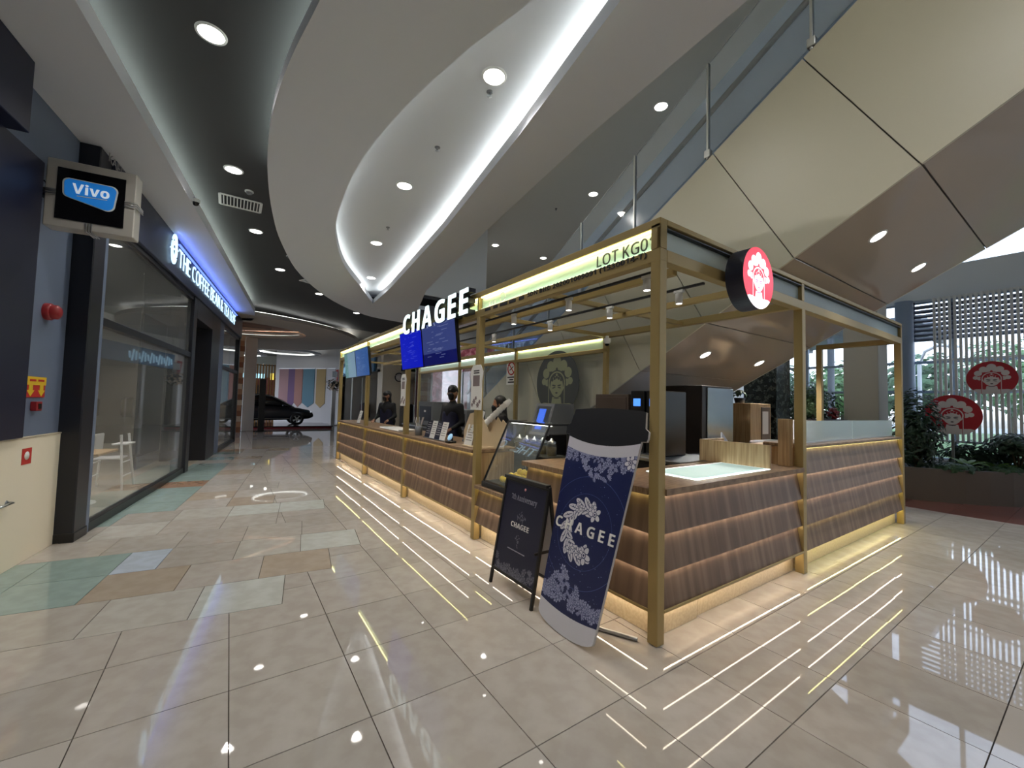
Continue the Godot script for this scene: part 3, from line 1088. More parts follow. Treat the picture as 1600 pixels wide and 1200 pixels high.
func downlight(p: Vector3, label: String, group: String, energy := SPOT_E, r := 0.1, angle := 62.0) -> void:
	var d := thing("ceiling_downlight", label, "downlight", at(p.x, p.y, p.z), group)
	var rim := put(d, "trim", lathe_mesh([Vector2(r, -0.012), Vector2(r + 0.018, -0.01), Vector2(r + 0.022, 0.004)], 28), mats.white)
	put(rim, "lens", lens_mesh(r, -0.007), mats.lamp_lens)
	spot(d, at(0, -0.03, 0, look(Vector3.DOWN)), energy, angle)


func ceiling_fittings() -> void:
	for q in [[-0.276, -4.267], [-0.103, -6.695], [0.257, -8.946], [0.861, -11.278], [2.035, -13.16], [3.6, -15.2], [-0.35, -1.9], [-0.1, 0.6], [0.2, -11.6]].slice(0, 8):
		downlight(Vector3(q[0] * 1.03, DARK_Y, q[1] * 1.033), "round bright downlight in the dark grey corridor ceiling", "downlights in the dark corridor ceiling")
	for q in [[1.928, -3.254], [1.937, -5.714], [2.247, -8.168], [2.824, -10.598]]:
		downlight(Vector3(q[0], CEIL_Y, q[1]), "round bright downlight inside the teardrop recess of the white ceiling", "downlights in the teardrop recess")
	for q in [[3.507, -2.553], [4.234, -4.222], [4.143, -6.764], [5.32, -6.735], [4.435, -8.958]]:
		downlight(Vector3(q[0] * 1.942, HALL_Y, q[1] * 1.942), "round bright downlight in the high beige ceiling above the kiosk", "downlights in the beige ceiling", SPOT_E * 2.0, 0.12)
	# grilles and small fittings
	var v := thing("air_grille", "white rectangular air grille in the dark corridor ceiling", "vent", Transform3D(Basis(UP, 0.0), Vector3(0.0, DARK_Y - 0.001, -8.05)))
	air_grille(v, 0.56, 0.42)
	copy_of(v, Transform3D(Basis(UP, 0.4), Vector3(1.75, DARK_Y - 0.001, -12.3)), "white air grille in the dark ceiling close to the tip of the white dropped ceiling")
	for q in [[Vector3(0.1, DARK_Y, -7.5), "small round smoke detector beside the corridor air grille"], [Vector3(0.95, DARK_Y, -10.4), "small round smoke detector in the dark ceiling beyond the air grille"]]:
		var s := thing("smoke_detector", q[1], "detector", at(q[0].x, q[0].y, q[0].z))
		put(s, "base", lathe_mesh([Vector2(0.06, 0.0), Vector2(0.06, -0.015), Vector2(0.045, -0.02)].map(func(a): return a), 20), mats.white)
		put(s, "cap", lathe_mesh([Vector2(0.045, -0.02), Vector2(0.035, -0.045), Vector2(0, -0.05)], 20), mats.grey_plastic)
	for q in [[Vector3(1.95, CEIL_Y, -4.6), "sprinkler head between the first two downlights of the teardrop recess"], [Vector3(2.2, CEIL_Y, -7.3), "sprinkler head in the teardrop recess near its third downlight"], [Vector3(2.0, CEIL_Y, -3.45), "sprinkler head hanging close to the largest recess downlight"], [Vector3(7.96, HALL_Y, -9.5), "sprinkler head in the high beige ceiling above the kiosk"]]:
		var s := thing("sprinkler_head", q[1], "sprinkler", at(q[0].x, q[0].y, q[0].z))
		put(s, "rose", lathe_mesh([Vector2(0.035, 0.0), Vector2(0.03, -0.008), Vector2(0.012, -0.01)], 16), mats.grey_plastic)
		put(s, "nozzle", lathe_mesh([Vector2(0.012, -0.008), Vector2(0.012, -0.04), Vector2(0.026, -0.046), Vector2(0, -0.05)], 16), mats.steel)
	var cam := thing("dome_camera", "small dome camera fixed to the soffit edge above the shop fronts", "camera", ST * at(0.95, DROP_Y + 0.06, 0.58))
	put(cam, "mount", lathe_mesh([Vector2(0.05, 0.03), Vector2(0.055, 0.0), Vector2(0.05, -0.02)], 18), mats.white, at(0, 0, 0.03))
	put(cam, "dome", lathe_mesh([Vector2(0.045, -0.02), Vector2(0.04, -0.045), Vector2(0.022, -0.062), Vector2(0, -0.068)], 18), mats.black_gloss, at(0, 0, 0.03))
	for q in [[0.2, -8.5], [-0.4, -4.5], [0.0, -0.5]]:
		downlight(Vector3(q[0], HALL_Y, q[1]), "round ceiling downlight of the upper gallery over the corridor", "downlights of the upper gallery", 10.5, 0.12, 72.0)
	# lamps behind the camera and over the far hall light what the photograph shows lit
	for q in [[-0.6, 2.6], [4.0, 1.2], [3.8, 3.6]]:
		downlight(Vector3(q[0], DARK_Y if q[0] < 1 else HALL_Y, q[1]), "round ceiling downlight of the hall behind the viewer", "downlights behind the viewer")


func air_grille(v: Node3D, w: float, d: float) -> void:
	for q in [[Vector3(w, 0.015, 0.04), Vector3(0, -0.006, d / 2)], [Vector3(w, 0.015, 0.04), Vector3(0, -0.006, -d / 2)], [Vector3(0.04, 0.015, d), Vector3(w / 2, -0.006, 0)], [Vector3(0.04, 0.015, d), Vector3(-w / 2, -0.006, 0)]]:
		box(v, "frame", q[0], q[1], mats.white, 0.003)
	box(v, "back_plate", Vector3(w, 0.004, d), Vector3(0, 0.0, 0), mats.black, 0.0)
	for i in 11:
		box(v, "slat", Vector3(0.012, 0.014, d - 0.05), Vector3(-w / 2 + 0.05 + i * (w - 0.1) / 10, -0.01, 0), mats.white, 0.002, Basis(Vector3.BACK, 0.5))


func coffee_shop() -> void:
	# front: all in shop coordinates (s along, y up, n out)
	var f := structure("wall_shopfront", ST)
	var dark: Material = mat("shop_dark", rgb(28, 30, 38), 0.35)
	var fascia: Material = mat("fascia", rgb(56, 62, 80), 0.45)
	span(f, "pier", Vector3(-0.29, 0, -0.7), Vector3(0.0, 4.4, -0.01), dark, 0.01)
	span(f, "pier_plinth", Vector3(-0.3, 0, -0.7), Vector3(0.01, 0.1, 0.0), mats.black, 0.006)
	span(f, "fascia", Vector3(0.0, 3.72, -0.2), Vector3(11.3, 4.4, 0.03), fascia, 0.006)
	span(f, "jamb_grey", Vector3(0.0, 0, -0.12), Vector3(0.1, 3.72, -0.02), mats.slate, 0.004)
	span(f, "jamb", Vector3(4.33, 0, -0.25), Vector3(4.6, 3.72, 0.0), dark, 0.006)
	span(f, "pier", Vector3(6.3, 0, -0.9), Vector3(8.1, 3.72, -0.02), mats.slate, 0.008)
	span(f, "pier_lining", Vector3(6.28, 0, -0.9), Vector3(6.3, 3.72, 0.0), dark, 0.0)
	span(f, "pier_front", Vector3(6.3, 0, -0.02), Vector3(7.35, 3.72, 0.0), dark, 0.006)
	span(f, "door_head", Vector3(4.6, 3.3, -0.9), Vector3(6.3, 3.72, 0.0), dark, 0.006)
	span(f, "end_pier", Vector3(11.1, 0, -0.3), Vector3(11.3, 3.72, 0.0), mats.black, 0.006)
	# glazing
	for g in [[0.1, 4.33, "window_shop_1"], [8.1, 11.1, "window_shop_2"]]:
		var w := structure(g[2], ST)
		span(w, "sill", Vector3(g[0], 0, -0.12), Vector3(g[1], 0.11, -0.02), mats.black, 0.005)
		span(w, "transom", Vector3(g[0], 2.42, -0.12), Vector3(g[1], 2.52, -0.02), dark, 0.005)
		span(w, "head", Vector3(g[0], 3.64, -0.12), Vector3(g[1], 3.72, -0.02), dark, 0.005)
		var cols := 3 if g[1] - g[0] > 4 else 2
		for i in cols:
			var a: float = lerpf(g[0], g[1], float(i) / cols) + 0.006
			var b: float = lerpf(g[0], g[1], float(i + 1) / cols) - 0.006
			span(w, "pane", Vector3(a, 0.11, -0.075), Vector3(b, 2.42, -0.063), mats.shop_glass, 0.0)
			span(w, "pane", Vector3(a, 2.52, -0.075), Vector3(b, 3.64, -0.063), mats.shop_glass, 0.0)
	var dr := structure("door_1", ST)
	span(dr, "leaf", Vector3(4.65, 0.05, -0.95), Vector3(6.25, 3.3, -0.9), mats.black_gloss, 0.004)
	span(dr, "kick_plate", Vector3(4.7, 0.05, -0.9), Vector3(6.2, 0.3, -0.885), mats.navy_frame, 0.003)
	# the room behind
	var room := structure("wall_cafe", ST)
	var inner: Material = mat("cafe_wall", rgb(150, 140, 124), 0.7)
	span(room, "back", Vector3(-0.3, 0, -6.2), Vector3(12, 4.4, -6.0), inner, 0.0)
	span(room, "side", Vector3(-0.5, 0, -6.2), Vector3(-0.29, 4.4, -0.7), inner, 0.0)
	span(room, "far_side", Vector3(11.3, 0, -6.2), Vector3(11.5, 4.4, -0.3), inner, 0.0)
	var fc := structure("floor_cafe", ST)
	span(fc, "screed", Vector3(-0.3, -0.01, -6.0), Vector3(11.3, 0.005, -0.12), mat("cafe_floor", rgb(180, 170, 152), 0.2), 0.0)
	var cc := structure("ceiling_cafe", ST)
	span(cc, "board", Vector3(-0.3, 3.9, -6.0), Vector3(11.3, 4.0, -0.2), mat("cafe_ceiling", rgb(52, 54, 54), 0.6), 0.0)
	# things in the room
	var ctr := thing("coffee_counter", "dark service counter along the back of the coffee shop", "counter", ST * at(4.6, 0, -4.6))
	box(ctr, "body", Vector3(4.2, 1.05, 0.7), Vector3(0, 0.53, 0), mats.black, 0.01)
	box(ctr, "worktop", Vector3(4.3, 0.05, 0.8), Vector3(0, 1.08, 0), mats.oak, 0.006)
	var mb := thing("menu_wall", "black wall menu panel with pale lines behind the coffee counter", "menu board", ST * at(4.8, 1.5, -5.95))
	box(mb, "board", Vector3(2.6, 1.5, 0.04), Vector3(0, 0.75, 0), mats.black, 0.006)
	for i in 5:
		box(mb, "print_line", Vector3(0.7 + 0.15 * (i % 3), 0.04, 0.004), Vector3(-0.6, 1.15 - i * 0.18, 0.024), mats.paper, 0.0)
	var col := structure("column_cafe", ST)
	span(col, "shaft", Vector3(1.9, 0, -3.6), Vector3(2.7, 3.9, -2.8), mats.cream, 0.01)
	# tables and seats
	var tb := thing("cafe_table", "small square wooden cafe table with a steel leg nearest the dark pier", "table", ST * at(0.75, 0, -1.0), "cafe tables behind the glass")
	box(tb, "tabletop", Vector3(0.7, 0.035, 0.7), Vector3(0, 0.74, 0), mats.oak, 0.006)
	put(tb, "leg", lathe_mesh([Vector2(0.035, 0.02), Vector2(0.03, 0.72)], 14), mats.white)
	put(tb, "base", lathe_mesh([Vector2(0, 0.0), Vector2(0.24, 0.0), Vector2(0.23, 0.02), Vector2(0.04, 0.035)].map(func(a): return a), 20), mats.white)
	copy_of(tb, ST * at(1.3, 0, -2.2), "square cafe table standing before the cream column")
	copy_of(tb, ST * at(3.3, 0, -2.5), "square cafe table beside the child high chair")
	copy_of(tb, ST * at(1.75, 0, -0.75), "square cafe table close behind the first glass pane")
	var ch := cafe_chair("white cafe chair tucked in at the table nearest the dark pier", ST * at(0.75, 0, -1.55), "cafe chairs behind the glass")
	copy_of(ch, ST * Transform3D(Basis(UP, 2.6), Vector3(1.45, 0, -1.6)), "white cafe chair at the table before the cream column")
	copy_of(ch, ST * Transform3D(Basis(UP, -0.7), Vector3(2.7, 0, -1.9)), "white cafe chair turned away beside the cream column")
	copy_of(ch, ST * Transform3D(Basis(UP, 0.4), Vector3(2.4, 0, -1.15)), "white cafe chair behind the table close to the first glass pane")
	copy_of(ch, ST * Transform3D(Basis(UP, 3.0), Vector3(3.6, 0, -1.7)), "white cafe chair beyond the child high chair")
	var sh := thing("wall_shelf", "long lit wall shelf along the back of the coffee shop", "shelf", ST * at(1.6, 1.5, -5.9))
	for i in 3:
		box(sh, "board", Vector3(3.0, 0.04, 0.3), Vector3(0, i * 0.45, 0.05), mats.oak, 0.004)
	for x in [-1.5, 1.5]:
		box(sh, "side", Vector3(0.04, 1.2, 0.3), Vector3(x, 0.45, 0.05), mats.black, 0.004)
	# white child high chair
	var hc := thing("high_chair", "white wooden child high chair with splayed legs behind the glass", "high chair", ST * at(2.95, 0, -0.75))
	for q in [[-1, -1], [1, -1], [-1, 1], [1, 1]]:
		put(hc, "leg", tube_mesh([Vector3(q[0] * 0.27, 0, q[1] * 0.25), Vector3(q[0] * 0.17, 0.92, q[1] * 0.17)], 0.018, 8), mats.white)
	for y in [0.22, 0.45]:
		for z in [-1, 1]:
			put(hc, "stretcher", tube_mesh([Vector3(-0.245 + y * 0.1, y, z * (0.235 - y * 0.09)), Vector3(0.245 - y * 0.1, y, z * (0.235 - y * 0.09))], 0.012, 8), mats.white)
	box(hc, "seat", Vector3(0.36, 0.03, 0.34), Vector3(0, 0.52, 0), mats.white, 0.006)
	box(hc, "tray", Vector3(0.4, 0.025, 0.2), Vector3(0, 0.76, 0.16), mats.white, 0.006)
	box(hc, "backrest", Vector3(0.34, 0.26, 0.025), Vector3(0, 0.8, -0.17), mats.white, 0.006)
	# ceiling lamps of the cafe
	for q in [[1.2, -1.4], [2.9, -1.8], [4.2, -3.6], [9.6, -1.6]]:
		var p := ST * Vector3(q[0], 3.9, q[1])
		downlight(p, "round downlight in the dark ceiling of the coffee shop", "downlights inside the coffee shop", 4.5, 0.07)
	# glowing channel letters and cup emblem on the fascia
	glow("sign_cool", rgb(196, 232, 255), 1.5)
	var sg := thing("fascia_sign", "glowing white channel letters with a cup emblem on the coffee shop fascia", "sign", ST)
	letters(sg, "THE COFFEE BEAN & TEA LEAF", 0.31, 0.012, mats.sign_cool, at(6.1, 3.92, 0.05), 6.75, font())
	var oval := []
	for k in 29:
		var a := TAU * k / 28
		oval.append(Vector3(2.34 + cos(a) * 0.12, 4.1 + sin(a) * 0.24, 0.07))
	put(sg, "emblem_ring", tube_mesh(oval, 0.02, 8), mats.sign_cool)
	put(sg, "emblem_bar", tube_mesh([Vector3(2.14, 4.07, 0.07), Vector3(2.54, 4.13, 0.07)], 0.016, 8), mats.sign_cool)
	put(sg, "emblem_mark", tube_mesh([Vector3(2.28, 4.02, 0.07), Vector3(2.34, 3.94, 0.07), Vector3(2.4, 4.02, 0.07)], 0.014, 8), mats.sign_cool)
	put(sg, "emblem_dot", tube_mesh([Vector3(2.3, 4.18, 0.07), Vector3(2.34, 4.23, 0.07), Vector3(2.38, 4.18, 0.07), Vector3(2.3, 4.18, 0.07)], 0.014, 8), mats.sign_cool)
	# a blue tube over the letters lights the soffit
	var st := thing("sign_back_light", "blue tube lamp on top of the coffee shop fascia sign", "light strip", ST)
	span(st, "led_tube", Vector3(2.6, 4.26, 0.05), Vector3(9.6, 4.275, 0.09), glow("blue_led", rgb(110, 140, 255), 1.5), 0.003)
	for i in 4:
		area(st, Transform3D(Basis(Vector3.RIGHT, 2.25), Vector3(3.2 + i * 1.82, 4.285, 0.085)), Vector2(1.8, 0.03), 0.2, rgb(105, 135, 255))
	# letters on the pier
	var kf := thing("pier_lettering", "pale letters on the black pier top beside the square projecting sign", "lettering", ST)
	text(kf, "letter", "KAFE", 0.1, 0.004, mat("pale_ink", rgb(150, 150, 152), 0.6), at(-0.02, 4.28, 0.037), 0.42)
	# projecting square sign
	var vs := thing("projecting_sign", "square sign box with silver frame and blue rounded badge projecting from the wall", "sign", ST * at(-1.02, 3.2, 0.2))
	var sb := Basis(UP, -PI / 2)      # its face looks back along the shop front
	var face_t := Transform3D(sb, Vector3.ZERO)
	put(vs, "body", cbox(Vector3(0.66, 0.66, 0.16), 0.008), mat("silver", rgb(196, 192, 184), 0.4, 0.3), face_t * at(0, 0.33, -0.08))
	put(vs, "face_panel", cbox(Vector3(0.5, 0.5, 0.01), 0.003), mats.black_gloss, face_t * at(0, 0.33, 0.003))
	var badge := PackedVector2Array()
	for q in [[-0.15, 0.085, 0.045, 0.9, 3.3], [-0.145, -0.005, 0.045, 3.1, 4.4], [0.115, -0.065, 0.055, 4.5, 6.2], [0.135, 0.075, 0.05, 0.0, 1.6]]:
		for k in 7:
			var an := lerpf(q[3], q[4], k / 6.0)
			badge.append(Vector2(q[0] + cos(an) * q[2], q[1] + sin(an) * q[2]))
	badge = Geometry2D.convex_hull(badge)
	badge.remove_at(badge.size() - 1)
	var rim := PackedVector2Array()
	for p in badge:
		rim.append(p * 1.07)
	put(vs, "badge_rim", prism_mesh(rim, 0.008, 0.012), mats.paper, face_t * at(0, 0.35, 0))
	put(vs, "badge_sign", prism_mesh(badge, 0.012, 0.015), glow("badge_blue", rgb(28, 118, 200), 0.42), face_t * at(0, 0.35, 0))
	text(vs, "lettering", "Vivo", 0.095, 0.004, glow("badge_white", rgb(210, 222, 235), 0.5), face_t * at(0.0, 0.345, 0.018), 0.27, font("Droid Sans", 700))
	put(vs, "underline", prism_mesh(PackedVector2Array([Vector2(-0.1, 0.318), Vector2(0.12, 0.33), Vector2(0.12, 0.336), Vector2(-0.1, 0.326)]), 0.015, 0.018), mats.paper, face_t)
	for side in [-1, 1]:
		for k in [-1, 0, 1]:
			put(vs, "clamp_bar", tube_mesh([Vector3(side * 0.25, 0.33 + k * 0.02, 0.012), Vector3(side * 0.345, 0.33 + k * 0.02, 0.012), Vector3(side * 0.345, 0.33 + k * 0.02, -0.17)], 0.006, 6), mats.steel, face_t)
	for k in [-1, 0, 1]:
		put(vs, "clamp_bar", tube_mesh([Vector3(k * 0.02, 0.07, 0.012), Vector3(k * 0.02, -0.014, 0.012), Vector3(k * 0.02, -0.014, -0.17)], 0.006, 6), mats.steel, face_t)
	put(vs, "arm", cbox(Vector3(0.1, 0.07, 0.1), 0.004), mats.navy_frame, face_t * at(-0.37, 0.33, -0.08))
	put(vs, "cable", tube_mesh([Vector3(-0.34, 0.4, -0.08), Vector3(-0.37, 0.45, -0.08), Vector3(-0.41, 0.42, -0.08), Vector3(-0.4, 0.36, -0.08)], 0.006, 6), mats.black, face_t)
	# alarm bell, warning plate and fire mark on the wall
	var al := thing("alarm_sounder", "round dark red fire alarm sounder on the blue grey wall", "alarm", ST * Transform3D(Basis(Vector3.RIGHT, PI / 2), Vector3(-0.69, 2.42, -0.19)))
	put(al, "base", lathe_mesh([Vector2(0.085, 0.0), Vector2(0.085, 0.04), Vector2(0.075, 0.05)], 24), mat("alarm_red", rgb(150, 28, 34), 0.35))
	put(al, "cap", lathe_mesh([Vector2(0.072, 0.045), Vector2(0.072, 0.085), Vector2(0.05, 0.105), Vector2(0, 0.108)], 24), mats.alarm_red)
	var wp := thing("warning_plate", "yellow and red warning plate with two arrows on the blue grey wall", "sign", ST * at(-0.78, 1.56, -0.19))
	box(wp, "plate", Vector3(0.32, 0.2, 0.01), Vector3(0, 0.1, 0.005), mat("sign_red", rgb(188, 40, 36), 0.5), 0.003)
	box(wp, "yellow_field", Vector3(0.32, 0.08, 0.004), Vector3(0, 0.16, 0.012), mat("sign_yellow", rgb(228, 190, 40), 0.5), 0.001)
	for x in [-0.09, 0.09]:
		put(wp, "arrow", prism_mesh(PackedVector2Array([Vector2(-0.03, 0.12), Vector2(-0.03, 0.07), Vector2(-0.06, 0.07), Vector2(0, 0.01), Vector2(0.06, 0.07), Vector2(0.03, 0.07), Vector2(0.03, 0.12)]), 0.01, 0.013), mats.sign_yellow, at(x, 0, 0))
	for i in 2:
		box(wp, "print_line", Vector3(0.1, 0.02, 0.002), Vector3(-0.07 + 0.14 * i, 0.165, 0.015), mats.sign_red, 0.0)
	var cp := thing("call_point", "small red fire call point with a dark square below the warning plate", "call point", ST * at(-0.79, 1.43, -0.19))
	box(cp, "housing", Vector3(0.09, 0.09, 0.05), Vector3(0, 0.045, 0.025), mats.alarm_red, 0.006)
	box(cp, "glass", Vector3(0.05, 0.05, 0.004), Vector3(0, 0.045, 0.051), mats.black_gloss, 0.001)
	var fm := thing("fire_sticker", "small red and white square fire sticker on the cream panel", "sign", ST * at(-0.885, 0.93, -0.165))
	box(fm, "sticker", Vector3(0.15, 0.15, 0.003), Vector3(0, 0.075, 0.0015), mats.sign_red, 0.0)
	put(fm, "mark", lathe_mesh([Vector2(0, 0.004), Vector2(0.04, 0.004), Vector2(0.04, 0.0)], 14), mats.paper, at(0, 0.08, 0, Basis(Vector3.RIGHT, PI / 2)))


func cafe_chair(label: String, t: Transform3D, group: String) -> Node3D:
	var c := thing("cafe_chair", label, "chair", t, group)
	box(c, "seat", Vector3(0.42, 0.03, 0.42), Vector3(0, 0.45, 0), mats.white, 0.008)
	box(c, "backrest", Vector3(0.4, 0.3, 0.025), Vector3(0, 0.7, -0.22), mats.white, 0.008, Basis(Vector3.RIGHT, -0.15))
	for q in [[-1, -1], [1, -1], [-1, 1], [1, 1]]:
		put(c, "leg", tube_mesh([Vector3(q[0] * 0.2, 0, q[1] * 0.2), Vector3(q[0] * 0.18, 0.45, q[1] * 0.17)], 0.013, 8), mats.white)
	for x in [-0.17, 0.17]:
		put(c, "upright", tube_mesh([Vector3(x, 0.45, -0.18), Vector3(x, 0.6, -0.2)], 0.011, 8), mats.white)
	return c


func far_corridor() -> void:
	var wood := [rgb(142, 92, 64), rgb(176, 128, 94), rgb(208, 184, 156), rgb(112, 72, 52)]
	# round ceiling island with a plank centre
	var ring := []
	for k in 40:
		var a := TAU * k / 40
		ring.append(P2(-0.9 + cos(a) * 6.2, -22.4 + sin(a) * 6.0))
	var inner := []
	for k in 40:
		var a := TAU * k / 40
		inner.append(P2(-1.2 + cos(a) * 3.9, -20.6 + sin(a) * 2.6))
	ring_slab("ceiling_island", ring, inner, DROP_Y, DROP_Y + 0.14, mat("island", rgb(186, 176, 164), 0.6))
	var fieldp := structure("ceiling_planks")
	for r in 11:
		var z := -23.1 + r * 0.46
		var x := -5.2 - (r % 3) * 0.5
		while x < 2.8:
			var w := rng.randf_range(0.9, 1.8)
			box(fieldp, "plank", Vector3(w - 0.01, 0.04, 0.45), Vector3(x + w / 2, DROP_Y + 0.12 + 0.1, z), mat("plank_%d" % rng.randi_range(0, 3), wood[rng.randi_range(0, 3)], 0.5), 0.003)
			x += w
	for i in 4:
		mat("plank_%d" % i).albedo_color = wood[i]
	pass
	var arc := []
	for k in 25:
		var a := -PI * 0.02 + PI * 0.85 * k / 24
		arc.append(P2(-0.9 + cos(a) * 6.05, -22.4 + sin(a) * 5.85))
	cove_strip("island_cove_strip", "white cove light strip on the edge of the round ceiling island down the corridor", arc, DROP_Y + 0.165, mats.cove_white, 0.02, rgb(244, 246, 240), 0.3)
	var rim := []
	for k in 25:
		var a := TAU * k / 24
		rim.append(P2(-1.2 + cos(a) * 4.02, -20.6 + sin(a) * 2.72))
	cove_strip("plank_cove_strip", "warm light strip round the plank centre of the round ceiling island", rim, DROP_Y + 0.155, mats.cove_white, 0.012, rgb(250, 240, 225), 0.12)
	# second curved fascia deeper in the mall
	for q in [[P2(2.9, -29.3), 1.9, 1.7, "ceiling_ring_far"], [P2(-2.2, -33), 4.2, 1.8, "ceiling_ring_end"]]:
		var c: Vector2 = q[0]
		var ro := []
		var ri := []
		for k in 32:
			var a := TAU * k / 32
			ro.append(c + Vector2(cos(a) * q[1], sin(a) * q[2]))
			ri.append(c + Vector2(cos(a) * (q[1] - 0.35), sin(a) * (q[2] - 0.35)))
		ring_slab(q[3], ro, ri, DROP_Y + 0.02, DROP_Y + 0.14, mats.drop)
		var strip := []
		for k in 20:
			var a := TAU * k / 19
			strip.append(c + Vector2(cos(a) * (q[1] - 0.45), sin(a) * (q[2] - 0.45)))
		cove_strip("ring_light", "glowing ring light in the ceiling at the " + ("corridor end" if c.x < 0 else "poster wall"), strip, DROP_Y + 0.06, mats.cove_white, 0.03, rgb(244, 246, 240), 0.3)
	# clusters of downlights over the far mall
	for q in [[2.2, -25.5], [3.6, -24.5], [0.8, -27.5], [1.6, -29.8], [1.2, -33.0], [2.4, -34.5], [4.6, -21.5], [5.6, -18.5]]:
		downlight(Vector3(q[0], DARK_Y + 0.12 if q[1] < -16.5 else DARK_Y, q[1]), "small round downlight in the mall ceiling around the parked car", "downlights in the far mall ceiling", 3.4, 0.1)
	# column of stacked wood blocks and the white column beside it
	var wc := structure("column_wood")
	span(wc, "core", Vector3(0.02, 0, -22.75), Vector3(0.4, 4.4, -22.35), mats.black, 0.0)
	for i in 18:
		var c: Color = wood[(i * 5 + i / 3) % 4]
		box(wc, "block", Vector3(0.5, 0.238, 0.5), Vector3(0.2 + (i % 2) * 0.02, 0.12 + i * 0.244, -22.5), mat("block_%d" % ((i * 5 + i / 3) % 4), c, 0.5), 0.006)
	var cw := structure("column_white")
	span(cw, "shaft", Vector3(0.5, 0, -23.4), Vector3(0.98, 4.42, -22.9), mats.wall_white, 0.008)
	# slatted wood screen behind it and a dark door frame
	var sl := thing("gold_slat_screen", "tall screen of golden brown slats behind the white column", "screen", at(1.0, 0, -29.0))
	for i in 9:
		box(sl, "slat", Vector3(0.07, 3.6, 0.05), Vector3(i * 0.15, 1.8, 0), mat("slat_gold", rgb(150, 108, 58), 0.5), 0.004)
	box(sl, "rail", Vector3(1.3, 0.06, 0.04), Vector3(0.6, 3.55, -0.04), mats.black, 0.003)
	box(sl, "rail", Vector3(1.3, 0.06, 0.04), Vector3(0.6, 0.06, -0.04), mats.black, 0.003)
	var bp := thing("black_display_post", "thin black display stand standing in front of the dark car", "stand", at(1.27, 0, -22.7))
	box(bp, "post", Vector3(0.26, 2.45, 0.05), Vector3(0, 1.25, 0), mats.black, 0.006)
	box(bp, "foot", Vector3(0.4, 0.03, 0.4), Vector3(0, 0.015, 0), mats.black, 0.006)
	car()
	# end of the corridor: dark shop opening with a lit cyan sign
	var es := thing("end_shop", "dark shop at the corridor end with red brown front", "shop front", at(1.9, 0, -36.5))
	box(es, "front", Vector3(5.0, 3.1, 0.1), Vector3(0, 1.55, 0), mat("rust_wall", rgb(96, 44, 34), 0.6), 0.0)
	box(es, "opening", Vector3(2.2, 2.5, 0.06), Vector3(-0.9, 1.25, 0.06), mats.black, 0.0)
	box(es, "sign_panel", Vector3(1.6, 0.34, 0.06), Vector3(-0.6, 3.2, 0.08), glow("cyan_sign", rgb(170, 226, 240), 1.2), 0.004)
	box(es, "sign_lamp", Vector3(0.3, 0.5, 0.06), Vector3(0.75, 3.2, 0.08), glow("yellow_sign", rgb(240, 214, 90), 0.9), 0.004)
	# slanting wall with coloured posters
	var pw := structure("wall_posters", Transform3D(Basis(Vector3(0.62, 0, 0.785), UP, Vector3(-0.785, 0, 0.62)), Vector3(2.75, 0, -32.6)))
	span(pw, "plaster", Vector3(-0.3, 0, -0.2), Vector3(5.4, 4.9, 0.0), mat("poster_wall", rgb(190, 188, 190), 0.6), 0.0)
	var hues := [rgb(150, 112, 116), rgb(92, 60, 104), rgb(146, 100, 92), rgb(70, 112, 132), rgb(158, 132, 82), rgb(190, 188, 194)]
	var shapes := [[0.05, 0.8], [0.85, 0.55], [1.4, 0.65], [2.1, 0.95], [3.2, 0.75], [4.1, 0.6]]
	for i in 6:
		var pt := thing("wall_poster", ["dusty pink hanging poster on the slanting wall behind the car", "purple pointed poster beside the pink one on the slanting wall", "salmon coloured poster on the slanting wall behind the car", "blue hanging poster on the slanting wall behind the car", "ochre hanging poster on the slanting wall behind the car", "pale grey notice poster at the near end of the slanting wall"][i], "poster", pw.transform * at(shapes[i][0] + shapes[i][1] / 2, 1.0, 0.0))
		var w: float = shapes[i][1] / 2
		put(pt, "sheet", prism_mesh(PackedVector2Array([Vector2(-w, 0.3), Vector2(0, 0.0), Vector2(w, 0.3), Vector2(w, 2.6), Vector2(-w, 2.6)]), 0.002, 0.03), mat("poster_%d" % i, hues[i], 0.6))
		box(pt, "rod", Vector3(w * 2.1, 0.03, 0.03), Vector3(0, 2.61, 0.02), mats.steel, 0.004)
	# the shop with the blue fascia
	var bs := structure("wall_blue_shop", Transform3D(FACE_W, Vector3(5.75, 0, -28.2)))
	span(bs, "pier", Vector3(-0.1, 0, -0.3), Vector3(0.5, 4.8, 0.0), mats.wall_white, 0.0)
	span(bs, "opening", Vector3(0.5, 0, -4.6), Vector3(8.0, 3.0, -4.5), mat("tan_wall", rgb(176, 150, 122), 0.6), 0.0)
	span(bs, "upper", Vector3(0.5, 3.0, -0.3), Vector3(8.0, 4.9, -0.1), mats.wall_white, 0.0)
	span(bs, "shop_ceiling", Vector3(0.5, 3.0, -4.6), Vector3(8.0, 3.1, -0.1), mats.wall_white, 0.0)
	span(bs, "party_wall", Vector3(0.3, 0, -4.6), Vector3(0.5, 3.1, 0.0), mats.wall_white, 0.0)
	span(bs, "pier", Vector3(3.2, 0, -0.3), Vector3(3.5, 3.0, -0.05), mats.wall_white, 0.0)
	var bf := thing("blue_shop_sign", "blue shop fascia with white letters beyond the kiosk", "sign", Transform3D(FACE_W, Vector3(5.72, 3.0, -28.2)))
	box(bf, "sign_panel", Vector3(7.5, 0.78, 0.08), Vector3(4.25, 0.39, 0.0), mat("blue_panel", rgb(52, 112, 156), 0.5), 0.004)
